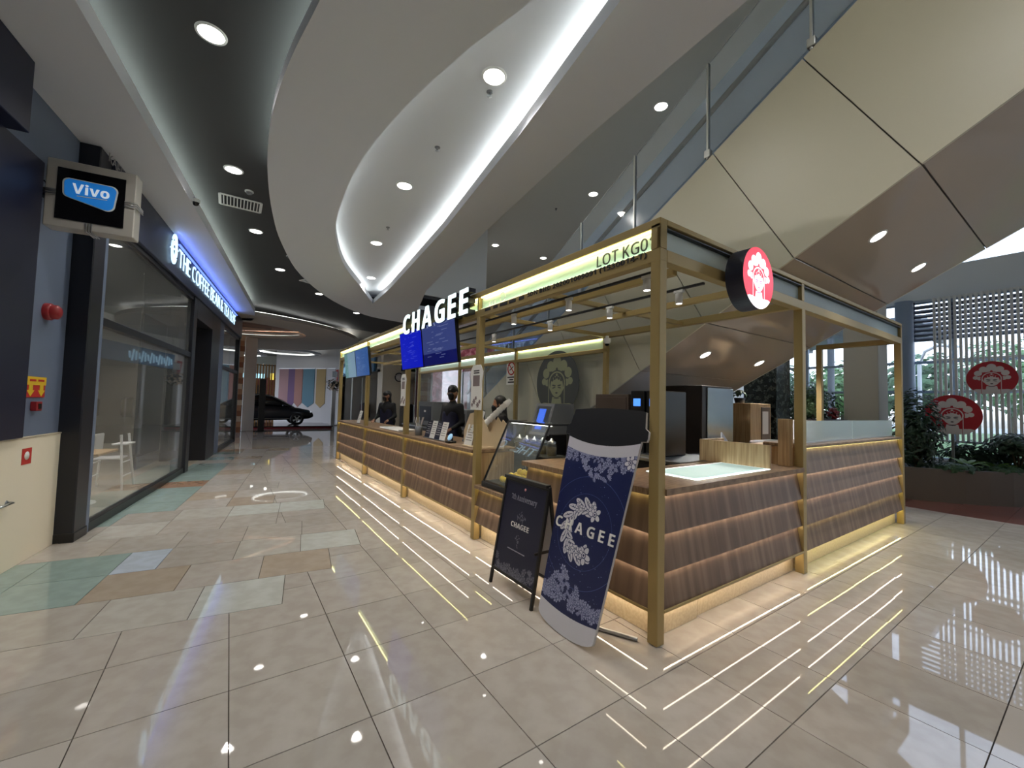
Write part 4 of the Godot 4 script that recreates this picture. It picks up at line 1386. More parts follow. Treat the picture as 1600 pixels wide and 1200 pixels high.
	for i in 16:
		box(bf, "sign_stroke", Vector3(0.09, 0.3 + 0.12 * (i * 7 % 3), 0.03), Vector3(0.9 + i * 0.27, 0.36, 0.055), glow("blue_letters", rgb(150, 196, 222), 0.6), 0.004, Basis(Vector3.BACK, 0.25 * (i % 3 - 1)))
	for q in [[1.2, -1.4], [2.6, -2.4], [4.4, -1.6], [6.0, -2.6]]:
		var rk := thing("clothes_rack", "dark clothes rack standing inside the shop with the blue fascia", "clothes rack", Transform3D(FACE_W, Vector3(5.75, 0, -28.2)) * at(q[0], 0, q[1]), "clothes racks in the blue fascia shop")
		for x in [-0.5, 0.5]:
			put(rk, "upright", tube_mesh([Vector3(x, 0, 0), Vector3(x, 1.4, 0)], 0.02, 6), mats.steel)
			box(rk, "foot", Vector3(0.05, 0.03, 0.5), Vector3(x, 0.015, 0), mats.steel, 0.004)
		put(rk, "rail", tube_mesh([Vector3(-0.5, 1.4, 0), Vector3(0.5, 1.4, 0)], 0.016, 6), mats.steel)
		for i in 7:
			box(rk, "garment", Vector3(0.08, 0.8 + 0.1 * (i % 3), 0.42), Vector3(-0.4 + i * 0.13, 0.92, 0), mat("cloth_%d" % (i % 3), [rgb(40, 36, 40), rgb(92, 52, 48), rgb(58, 60, 70)][i % 3], 0.8), 0.02)
	var rt := thing("red_pennant", "red triangular pennant hanging on the white pier beside the posters", "pennant", Transform3D(FACE_W, Vector3(5.66, 2.0, -28.05)))
	put(rt, "cloth", prism_mesh(PackedVector2Array([Vector2(0, 0), Vector2(0.1, 1.5), Vector2(-0.55, 1.5)]), 0.0, 0.02), mat("pennant_red", rgb(150, 24, 34), 0.6))
	# white flower stand
	var fs := thing("flower_stand", "tall white stand topped with a round bunch of dark and white blooms", "flower stand", at(5.2, 0, -26.8))
	box(fs, "post", Vector3(0.22, 2.2, 0.22), Vector3(0, 1.1, 0), mats.white, 0.008)
	box(fs, "base", Vector3(0.7, 0.04, 0.5), Vector3(0, 0.02, 0), mats.white, 0.008)
	box(fs, "card", Vector3(0.3, 0.35, 0.02), Vector3(0, 3.1, 0.1), mats.paper, 0.004)
	var blossom := start()
	for i in 70:
		var d := Vector3(rng.randfn(), rng.randfn(), rng.randfn()).normalized()
		leaf(blossom, Vector3(0, 2.45, 0) + d * Vector3(0.55, 0.42, 0.5) * rng.randf_range(0.6, 1.0), d, 0.16, 0.13)
	put(fs, "blooms", blossom.commit(), mat("bloom", rgb(200, 176, 150), 0.6))
	var greens := start()
	for i in 90:
		var d := Vector3(rng.randfn(), rng.randfn(), rng.randfn()).normalized()
		leaf(greens, Vector3(0, 2.45, 0) + d * Vector3(0.5, 0.4, 0.45) * rng.randf_range(0.5, 1.0), d, 0.2, 0.1)
	put(fs, "foliage", greens.commit(), mat("bloom_leaf", rgb(42, 40, 30), 0.6))
	# behind the kiosk: beige column, white lit shop with green sign, pink hoarding
	var hc := structure("column_hall")
	span(hc, "shaft", Vector3(6.0, 0, -20.6), Vector3(6.9, 4.8, -19.8), mats.cream, 0.01)
	var cl := thing("hanging_clock", "black ringed clock hung on the beige column behind the kiosk", "clock", Transform3D(Basis(), Vector3(6.8, 2.75, -19.76)))
	put(cl, "ring", tube_mesh(ring3(0.2, 24), 0.025, 8), mats.black)
	put(cl, "dial", lathe_mesh([Vector2(0, 0.01), Vector2(0.2, 0.01), Vector2(0.2, 0)], 24), mats.paper, Transform3D(Basis(Vector3.RIGHT, PI / 2), Vector3.ZERO))
	var ws := structure("wall_white_shop")
	span(ws, "back", Vector3(6.9, 0, -27.0), Vector3(13.0, 3.2, -26.9), mats.wall_white, 0.0)
	span(ws, "upper", Vector3(6.9, 3.2, -22.5), Vector3(13.0, 4.9, -22.3), mat("shop_black", rgb(30, 28, 28), 0.5), 0.0)
	span(ws, "lintel", Vector3(6.9, 3.0, -22.3), Vector3(13.0, 3.22, -22.1), mats.white, 0.0)
	span(ws, "pier", Vector3(9.4, 0, -22.4), Vector3(9.7, 3.1, -22.1), mats.white, 0.0)
	var gs := thing("green_shop_sign", "green glowing letters over the white shop behind the kiosk", "sign", at(8.35, 3.4, -22.28))
	for i in 9:
		box(gs, "sign_stroke", Vector3(0.1, 0.28 + 0.08 * (i % 3), 0.04), Vector3(-1.0 + i * 0.25, 0.17, 0.03), glow("green_letters", rgb(40, 140, 90), 0.7), 0.004, Basis(Vector3.BACK, 0.2 * (i % 3 - 1)))
	for q in [[8.0, -24.5], [10.5, -24.5]]:
		downlight(Vector3(q[0], CEIL_Y + 0.02, q[1]), "round downlight over the white shop behind the kiosk", "downlights of the white shop", 5.0, 0.1)
	var ph := thing("pink_hoarding", "tall pink and red printed hoarding behind the kiosk", "hoarding", at(9.1, 0, -16.6))
	tri_mat("pink_print", noise_tex(0.012, [rgb(128, 40, 58), rgb(176, 84, 98), rgb(206, 150, 158), rgb(150, 60, 80)], [0.2, 0.45, 0.65, 0.85], 21), Vector3(0.35, 0.35, 0.35), 0.35)
	for i in 3:
		box(ph, "panel", Vector3(1.25, 4.3, 0.06), Vector3(-1.28 + i * 1.28, 2.15, 0), mats.pink_print, 0.004)
	for i in 2:
		box(ph, "stud", Vector3(0.05, 4.3, 0.08), Vector3(-0.64 + i * 1.28, 2.15, 0.0), mats.steel, 0.004)
	box(ph, "plinth", Vector3(3.9, 0.15, 0.1), Vector3(0, 0.075, 0.02), mats.white, 0.004)
	var gl := structure("wall_glass_far")
	for i in 5:
		span(gl, "pane", Vector3(7.0 + i * 1.5, 0.1, -18.0), Vector3(8.46 + i * 1.5, 4.4, -17.98), pane("far_glass", rgb(170, 196, 190), 0.25), 0.0)
		span(gl, "mullion", Vector3(6.96 + i * 1.5, 0, -18.03), Vector3(7.03 + i * 1.5, 4.5, -17.95), mats.steel, 0.0)


func ring3(r: float, n: int) -> Array:
	var out := []
	for k in n + 1:
		out.append(Vector3(cos(TAU * k / n) * r, sin(TAU * k / n) * r, 0.0))
	return out


func leaf(st: SurfaceTool, p: Vector3, n: Vector3, l: float, w: float) -> void:
	var t := n.cross(Vector3(rng.randf_range(-1, 1), rng.randf_range(-1, 1), rng.randf_range(-1, 1))).normalized()
	var b := n.cross(t).normalized()
	var a := p - t * l / 2
	var c := p + t * l / 2 - n * l * 0.12
	var m1 := p + b * w / 2 + n * l * 0.05
	var m2 := p - b * w / 2 + n * l * 0.05
	face(st, [a, m1, p + n * l * 0.1], n)
	face(st, [m1, c, p + n * l * 0.1], n)
	face(st, [c, m2, p + n * l * 0.1], n)
	face(st, [m2, a, p + n * l * 0.1], n)


func car() -> void:
	var pf := thing("display_platform", "low black platform with a red skirt carrying the dark car", "platform", at(1.75, 0, -25.9))
	box(pf, "deck", Vector3(6.0, 0.05, 3.2), Vector3(0, 0.115, 0), mats.black_gloss, 0.006)
	box(pf, "skirt", Vector3(5.9, 0.09, 3.1), Vector3(0, 0.045, 0), mat("skirt_red", rgb(140, 30, 34), 0.5), 0.004)
	var c := thing("dark_car", "black five door hatchback parked side-on on the red platform", "car", at(1.65, 0.14, -25.9))
	var paint := mat("car_paint", rgb(10, 11, 20), 0.12)
	paint.clearcoat_enabled = true
	paint.clearcoat = 0.6
	# side outline of the lower body, nose at +x; sections narrow towards the ends
	var top := [[-2.1, 0.55, 0.9, 0.62], [-2.02, 0.5, 1.02, 0.78], [-1.6, 0.32, 1.06, 0.88], [-0.8, 0.28, 1.02, 0.9], [0.2, 0.28, 1.0, 0.9], [1.0, 0.3, 0.98, 0.9], [1.5, 0.3, 0.93, 0.87], [2.0, 0.36, 0.82, 0.78], [2.2, 0.42, 0.7, 0.64], [2.26, 0.46, 0.6, 0.5]]
	put(c, "body", loft(top), paint)
	var cabin := [[-2.0, 0.98, 1.04, 0.6], [-1.75, 0.98, 1.42, 0.62], [-1.3, 0.98, 1.58, 0.64], [-0.4, 0.98, 1.64, 0.66], [0.2, 0.98, 1.58, 0.66], [0.75, 0.97, 1.32, 0.66], [1.3, 0.94, 0.98, 0.66]]
	put(c, "cabin", loft(cabin, 0.12), mats.black_gloss)
	put(c, "roof_panel", loft([[-1.5, 1.53, 1.55, 0.5], [-0.4, 1.63, 1.665, 0.56], [0.15, 1.56, 1.6, 0.54]], 0.02), paint)
	for sgn in [-1, 1]:
		put(c, "window_trim", tube_mesh([Vector3(-1.85, 1.04, sgn * 0.8), Vector3(-1.45, 1.47, sgn * 0.64), Vector3(-0.4, 1.6, sgn * 0.6), Vector3(0.2, 1.53, sgn * 0.62), Vector3(0.7, 1.28, sgn * 0.7), Vector3(1.2, 1.0, sgn * 0.8)], 0.02, 6), mats.steel)
		put(c, "sill_trim", tube_mesh([Vector3(-1.2, 0.36, sgn * 0.905), Vector3(1.05, 0.36, sgn * 0.905)], 0.022, 6), mats.steel)
		put(c, "headlight", lathe_mesh([Vector2(0, 0.06), Vector2(0.06, 0.05), Vector2(0.09, 0.0)], 14), glow("headlamp", rgb(220, 228, 240), 0.6), Transform3D(Basis(Vector3.FORWARD, PI / 2 * 0.85).scaled(Vector3(1, 0.7, 2.0)), Vector3(2.08, 0.72, sgn * 0.56)))
		put(c, "mirror", lathe_mesh([Vector2(0, -0.07), Vector2(0.09, -0.04), Vector2(0.1, 0.04), Vector2(0, 0.08)], 12), paint, at(0.75, 1.05, sgn * 0.98))
		for x in [-1.3, 1.4]:
			var w := put(c, "tyre", lathe_mesh([Vector2(0.21, -0.1), Vector2(0.3, -0.1), Vector2(0.33, -0.07), Vector2(0.335, 0.0), Vector2(0.33, 0.07), Vector2(0.3, 0.1), Vector2(0.21, 0.1)], 28), mats.black, Transform3D(Basis(Vector3.RIGHT, PI / 2 * sgn), Vector3(x, 0.335, sgn * 0.83)))
			put(w, "rim", lathe_mesh([Vector2(0.2, 0.05), Vector2(0.225, 0.1), Vector2(0.21, 0.09), Vector2(0.2, 0.02)], 24), mats.steel)
			for k in 5:
				put(w, "spoke", cbox(Vector3(0.06, 0.03, 0.2), 0.006), mats.steel, Transform3D(Basis(UP, TAU * k / 5), Vector3.ZERO) * at(0, 0.075, 0.11))


# sections along x: [x, y low, y high, half width]; round tops
func loft(sec: Array, tumble := 0.06) -> Mesh:
	var st := start()
	st.set_smooth_group(1)
	var rings := []
	for s in sec:
		var x: float = s[0]
		var a: float = s[1]
		var b: float = s[2]
		var w: float = s[3]
		var h := b - a
		rings.append([Vector3(x, a, -w * 0.92), Vector3(x, a + h * 0.25, -w), Vector3(x, a + h * 0.65, -w + tumble * 0.3), Vector3(x, b - h * 0.1, -w + tumble), Vector3(x, b, -w * 0.75 + tumble * 0.5), Vector3(x, b + h * 0.01, 0), Vector3(x, b, w * 0.75 - tumble * 0.5), Vector3(x, b - h * 0.1, w - tumble), Vector3(x, a + h * 0.65, w - tumble * 0.3), Vector3(x, a + h * 0.25, w), Vector3(x, a, w * 0.92)])
	var n: int = rings[0].size()
	for i in rings.size() - 1:
		for k in n:
			var j := (k + 1) % n
			for t in [[rings[i][k], rings[i][j], rings[i + 1][j]], [rings[i][k], rings[i + 1][j], rings[i + 1][k]]]:
				for v in t:
					st.add_vertex(v)
	st.set_smooth_group(-1)
	for e in [0, rings.size() - 1]:
		for k in range(1, n - 1):
			for v in ([rings[e][0], rings[e][k + 1], rings[e][k]] if e == 0 else [rings[e][0], rings[e][k], rings[e][k + 1]]):
				st.add_vertex(v)
	st.index()
	st.generate_normals()
	return st.commit()


const ZP := [-11.95, -9.28, -6.8, -4.35, -1.82]      # post centres along the long side


func frame_span(k: Node, called: String, a: Vector3, b: Vector3, m: Material = null) -> void:
	span(k, called, a, b, m if m else mats.gold, 0.004)


func kiosk() -> void:
	var k := thing("tea_kiosk", "gold metal post and beam kiosk structure with frosted glass fascia", "kiosk")
	var xa := KX
	var xb := 4.78
	var xc := 8.29
	# posts
	for z in ZP:
		frame_span(k, "post", Vector3(xa, 0, z - 0.04), Vector3(xa + 0.08, 2.66, z + 0.04))
	for z in [-11.95, -9.28, -6.8, -4.4]:
		frame_span(k, "post", Vector3(xb - 0.07, 0, z - 0.035), Vector3(xb, 2.66, z + 0.035))
	for x in [xb + 0.0, xc - 0.08]:
		frame_span(k, "post", Vector3(x, 0, KZ - 0.08), Vector3(x + 0.08, 2.66, KZ))
	frame_span(k, "post", Vector3(xc - 0.08, 0, -2.86), Vector3(xc, 2.66, -2.78))
	# fascia: lower bar, upper bar, frosted panes between, uprights at the posts
	var bays := [[-11.99, -9.28], [-9.28, -6.8], [-6.8, -4.35], [-4.35, KZ]]
	frame_span(k, "lower_bar", Vector3(xa, 2.655, -11.99), Vector3(xa + 0.08, 2.745, KZ))
	frame_span(k, "upper_bar", Vector3(xa, 2.9, -11.99), Vector3(xa + 0.08, 2.965, KZ))
	frame_span(k, "lower_bar", Vector3(xa + 0.08, 2.655, KZ - 0.08), Vector3(xc, 2.745, KZ))
	frame_span(k, "upper_bar", Vector3(xa + 0.08, 2.925, KZ - 0.08), Vector3(xc, 2.965, KZ))
	frame_span(k, "track_rail", Vector3(xa + 0.08, 2.895, KZ - 0.05), Vector3(xc, 2.905, KZ), mats.black)
	frame_span(k, "side_bar", Vector3(xc - 0.07, 2.66, -2.86), Vector3(xc, 2.74, KZ - 0.08))
	frame_span(k, "rear_bar", Vector3(xb - 0.07, 2.44, -11.99), Vector3(xb, 2.5, -4.36))
	frame_span(k, "rear_bar", Vector3(xb - 0.07, 2.66, -11.99), Vector3(xb, 2.74, KZ - 0.08))
	for b in bays:
		frame_span(k, "fascia_upright", Vector3(xa, 2.745, b[1] - 0.03), Vector3(xa + 0.08, 2.9, b[1]))
		frame_span(k, "fascia_pane", Vector3(xa + 0.045, 2.745, b[0] + 0.01), Vector3(xa + 0.055, 2.9, b[1] - 0.03), mats.frost)
	frame_span(k, "fascia_upright", Vector3(xa, 2.745, -11.99), Vector3(xa + 0.08, 2.9, -11.96))
	frame_span(k, "fascia_upright", Vector3(xa, 2.745, KZ - 0.08), Vector3(xa + 0.08, 2.925, KZ))
	for q in [[xa + 0.08, xb], [xb + 0.06, xc - 0.06]]:
		frame_span(k, "fascia_pane", Vector3(q[0], 2.745, KZ - 0.045), Vector3(q[1], 2.895, KZ - 0.035), mats.frost_blue)
	for x in [xb, xc - 0.06]:
		frame_span(k, "fascia_upright", Vector3(x, 2.745, KZ - 0.08), Vector3(x + 0.06, 2.925, KZ))
	# rear frosted band and clear rear panes
	for q in [[-11.9, -9.32], [-9.24, -6.84], [-6.76, -4.44]]:
		frame_span(k, "rear_band", Vector3(xb - 0.04, 2.5, q[0]), Vector3(xb - 0.03, 2.66, q[1]), mats.frost)
		frame_span(k, "rear_pane", Vector3(xb - 0.04, 1.0, q[0]), Vector3(xb - 0.03, 2.44, q[1]), mats.clear)
		frame_span(k, "rear_panel", Vector3(xb - 0.06, 0.0, q[0]), Vector3(xb - 0.02, 1.0, q[1]), mats.oak)
	# ceiling grid
	for x in [2.72, 3.62]:
		frame_span(k, "roof_beam", Vector3(x, 2.62, -11.95), Vector3(x + 0.05, 2.68, KZ - 0.08))
	for z in [-11.95, -9.28, -6.8, -4.38, -3.1]:
		frame_span(k, "cross_beam", Vector3(xa + 0.08, 2.665, z - 0.025), Vector3(xb - 0.07, 2.715, z + 0.025))
	for x in [2.62, 3.17]:
		frame_span(k, "lamp_track", Vector3(x - 0.015, 2.635, -9.0), Vector3(x + 0.015, 2.655, KZ - 0.1), mats.black)
	# light strips of the fascia, inside the upper bar's shadow
	var ls := thing("fascia_light_strip", "yellow light strip under the top bar of the long kiosk fascia", "light strip")
	for b in bays:
		span(ls, "led_tube", Vector3(xa + 0.012, 2.886, b[0] + 0.03), Vector3(xa + 0.03, 2.898, b[1] - 0.04), mats.led_yellow, 0.002)
		area(ls, Transform3D(look(Vector3(0.25, -1, 0)), Vector3(xa + 0.02, 2.884, (b[0] + b[1]) / 2)), Vector2(b[1] - b[0] - 0.1, 0.014), 0.1, rgb(244, 250, 205))
	for b in bays:
		span(ls, "led_tube", Vector3(xa + 0.014, 2.746, b[0] + 0.03), Vector3(xa + 0.028, 2.752, b[1] - 0.04), glow("led_green", rgb(232, 250, 214), 2.0), 0.001)
		area(ls, Transform3D(look(Vector3(0.3, 1, 0)), Vector3(xa + 0.02, 2.756, (b[0] + b[1]) / 2)), Vector2(b[1] - b[0] - 0.1, 0.012), 0.07, rgb(216, 248, 220))
	var lr := thing("rear_light_strip", "pale light strip along the rear glass band of the kiosk", "light strip")
	for q in [[-11.9, -9.32], [-9.24, -6.84], [-6.76, -4.44]]:
		span(lr, "led_tube", Vector3(xb - 0.06, 2.646, q[0] + 0.03), Vector3(xb - 0.045, 2.656, q[1] - 0.03), mats.led_yellow if q[0] > -7 else mats.led_white, 0.002)
		area(lr, Transform3D(look(Vector3(0.25, -1, 0)), Vector3(xb - 0.052, 2.644, (q[0] + q[1]) / 2)), Vector2(q[1] - q[0] - 0.1, 0.012), 0.08, rgb(250, 250, 190) if q[0] > -7 else rgb(240, 246, 255))
	# counter bays
	var wide := "three-row wood counter bay "
	var g := "wood counter bays of the kiosk"
	counter("counter_bay", wide + "under the green and blue screens at the far end", Transform3D(FACE_W, Vector3(KX, 0, -11.91)), 2.59, 3, 1.0, g)
	counter("counter_bay", wide + "between the two pairs of screens", Transform3D(FACE_W, Vector3(KX, 0, -9.24)), 2.4, 3, 1.0, g)
	counter("counter_bay", wide + "under the glowing kiosk letters", Transform3D(FACE_W, Vector3(KX, 0, -6.76)), 2.37, 3, 1.0, g)
	counter("counter_bay", "low wood counter bay carrying the glass display case", Transform3D(FACE_W, Vector3(KX, 0, -4.31)), 0.94, 2, 0.6, g)
	counter("counter_bay", wide + "behind the cup shaped board, up to the corner post", Transform3D(FACE_W, Vector3(KX, 0, -3.35)), 1.49, 3, 1.0, g)
	counter("counter_bay", wide + "on the short side below the glowing table panel", Transform3D(Basis(), Vector3(2.53, 0, KZ)), 2.25, 3, 1.0, g, false, 0.56)
	counter("counter_bay", "taller wood counter bay of four lit rows under frosted glass", Transform3D(Basis(), Vector3(4.86, 0, KZ)), 3.35, 4, 1.23, g)
	# worktops
	var wt: Material = mats.wood_top
	var w1 := thing("worktop", "long wooden worktop over the far counter bays", "worktop")
	span(w1, "board", Vector3(KX - 0.015, 1.005, -11.9), Vector3(3.12, 1.05, -4.39), wt, 0.006)
	var w2 := thing("worktop", "low wooden shelf top under the glass display case", "worktop")
	span(w2, "board", Vector3(KX - 0.015, 0.605, -4.31), Vector3(3.12, 0.65, -3.36), wt, 0.006)
	var w3 := thing("worktop", "corner wooden worktop with the glowing inset panel", "worktop")
	put(w3, "board", slab_mesh([P2(KX - 0.015, -3.36), P2(KX - 0.015, KZ - 0.08), P2(KX + 0.08, KZ - 0.08), P2(KX + 0.08, KZ + 0.012), P2(4.78, KZ + 0.012), P2(4.78, -2.5), P2(3.12, -2.5), P2(3.12, -3.36)], 1.005, 1.05), wt)
	var lp := thing("glow_panel", "white glowing glass panel set into the corner worktop", "light panel")
	span(lp, "light_frame", Vector3(3.06, 1.048, -2.35), Vector3(4.29, 1.056, -1.87), glow("panel_edge", rgb(236, 250, 246), 1.6), 0.0)
	span(lp, "light_face", Vector3(3.09, 1.05, -2.32), Vector3(4.26, 1.059, -1.9), glow("panel_face", rgb(186, 212, 208), 0.5), 0.0)
	area(lp, Transform3D(look(Vector3.UP), Vector3(3.68, 1.062, -2.11)), Vector2(0.42, 1.15), 0.1, rgb(230, 248, 246))
	var w4 := thing("worktop", "dark wooden shelf on the taller bay under the frosted glass", "worktop")
	span(w4, "board", Vector3(4.86, 1.235, -2.2), Vector3(8.21, 1.27, KZ - 0.01), wt, 0.006)
	# frosted guard on the tall bay
	var fg := thing("frosted_guard", "low frosted glass guard standing on the taller counter bay", "glass guard")
	for i in 2:
		span(fg, "pane", Vector3(4.9 + i * 1.65, 1.272, -1.9), Vector3(6.53 + i * 1.65, 1.51, -1.888), mats.frost_blue, 0.0)
	span(fg, "clip_rail", Vector3(4.88, 1.27, -1.91), Vector3(8.2, 1.285, -1.878), mats.steel, 0.002)
	# wooden side screen behind the glowing panel
	var ws := thing("wood_screen", "low light wood screen behind the glowing table panel", "screen")
	span(ws, "panel", Vector3(4.3, 1.05, -2.6), Vector3(4.33, 1.28, KZ - 0.1), mats.oak, 0.004)
	span(ws, "cheek", Vector3(4.33, 1.05, -2.6), Vector3(4.76, 1.28, -2.57), mats.oak, 0.004)
	span(ws, "upright", Vector3(4.7, 1.05, -1.98), Vector3(4.78, 1.53, KZ - 0.09), mats.oak, 0.004)
	# raised floor for the staff
	var pl := thing("staff_platform", "raised dark floor inside the kiosk", "platform")
	span(pl, "deck", Vector3(3.13, 0.0, -11.9), Vector3(4.7, 0.15, -2.52), mats.black, 0.004)
	# track spots
	for q in [[2.62, -2.02], [2.62, -2.91], [2.62, -3.83], [3.17, -2.11], [3.17, -2.9], [3.17, -3.85], [3.17, -5.14], [2.62, -5.3], [3.17, -7.4]]:
		var s := thing("track_spot", "small white cylinder spotlight hanging from the kiosk lamp track", "spotlight", at(q[0], 2.635, q[1]), "track spotlights of the kiosk")
		box(s, "adapter", Vector3(0.03, 0.025, 0.09), Vector3(0, -0.012, 0), mats.white, 0.003)
		put(s, "stem", lathe_mesh([Vector2(0.008, -0.03), Vector2(0.008, -0.02)], 8), mats.white)
		var barrel := put(s, "barrel", lathe_mesh([Vector2(0, -0.03), Vector2(0.028, -0.03), Vector2(0.03, -0.034), Vector2(0.03, -0.12), Vector2(0.026, -0.12)], 20), mats.white)
		put(barrel, "lens", lens_mesh(0.026, -0.116), mats.lamp_lens)
		spot(s, at(0, -0.125, 0, look(Vector3.DOWN)), 0.35, 38, Color(1.0, 0.93, 0.8))
	var cam := thing("kiosk_camera", "small white security camera under the rear kiosk beam", "camera", at(4.6, 2.6, -4.25))
	box(cam, "bracket", Vector3(0.04, 0.06, 0.04), Vector3(0.0, 0.03, 0), mats.white, 0.004)
	put(cam, "body", lathe_mesh([Vector2(0, 0.03), Vector2(0.05, 0.02), Vector2(0.055, -0.03), Vector2(0.035, -0.06)], 16), mats.white)
	put(cam, "eye", lathe_mesh([Vector2(0.035, -0.05), Vector2(0.028, -0.085), Vector2(0, -0.095)], 16), mats.black_gloss)


# a bay of lapped wooden boards; local x along, z out, posts' outer face at z = 0
func counter(called: String, label: String, t: Transform3D, w: float, rows: int, top: float, group: String, top_yellow := true, skip := 0.0) -> void:
	var c := thing(called, label, "counter", t, group)
	var bottom := 0.205
	var h := (top - bottom) / rows
	box(c, "carcass", Vector3(w - skip, top - 0.2, 0.5), Vector3((w + skip) / 2, top / 2 + 0.1, -0.36), mats.oak, 0.0)
	box(c, "plinth", Vector3(w - skip, bottom - 0.015, 0.5), Vector3((w + skip) / 2, (bottom - 0.015) / 2 + 0.002, -0.35), mats.plinth, 0.002)
	if skip > 0.0:
		box(c, "kick_board", Vector3(skip, bottom - 0.015, 0.015), Vector3(skip / 2, (bottom - 0.015) / 2 + 0.002, -0.1075), mats.plinth, 0.002)
	for r in rows:
		var y1 := top - r * h
		var y0 := y1 - h
		# board: top edge set back, lower edge out
		var prof := PackedVector2Array([Vector2(-0.076, y1 - 0.008), Vector2(-0.06, y1 - 0.008), Vector2(-0.012, y0), Vector2(-0.03, y0)])
		var st := start()
		prism(st, prof, 0.002, w - 0.002, false, Transform3D(Basis(Vector3(0, 0, 1), Vector3(0, 1, 0), Vector3(1, 0, 0)), Vector3.ZERO))
		put(c, "board", st.commit(), mats.wood)
	# strips: one under the worktop, one under each board; the warm ones read orange on the wood, some bays have yellow ones
	for r in rows + 1:
		var y := top - r * h + (0.0025 if r == 0 else -0.001)
		var z := -0.04 if r == 0 else -0.036
		var yellow: bool = (r == 0 and top_yellow) or (rows == 4 and r >= 3)
		var low: bool = r == rows
		box(c, "led_strip", Vector3(w - 0.02, 0.005, 0.008), Vector3(w / 2, y, z), mats.led_yellow if yellow else mats.led, 0.001)
		area(c, Transform3D(look(Vector3(0, -1, -0.15)), Vector3(w / 2, y - 0.004, z)), Vector2(w - 0.04, 0.008), (0.16 if low else 0.034) * w / 2.4, rgb(255, 244, 170) if yellow else rgb(255, 232, 200))
	if rows == 3:
		box(c, "edge_strip", Vector3(w, 0.02, 0.012), Vector3(w / 2, bottom + 0.01, -0.004), mats.gold, 0.002)


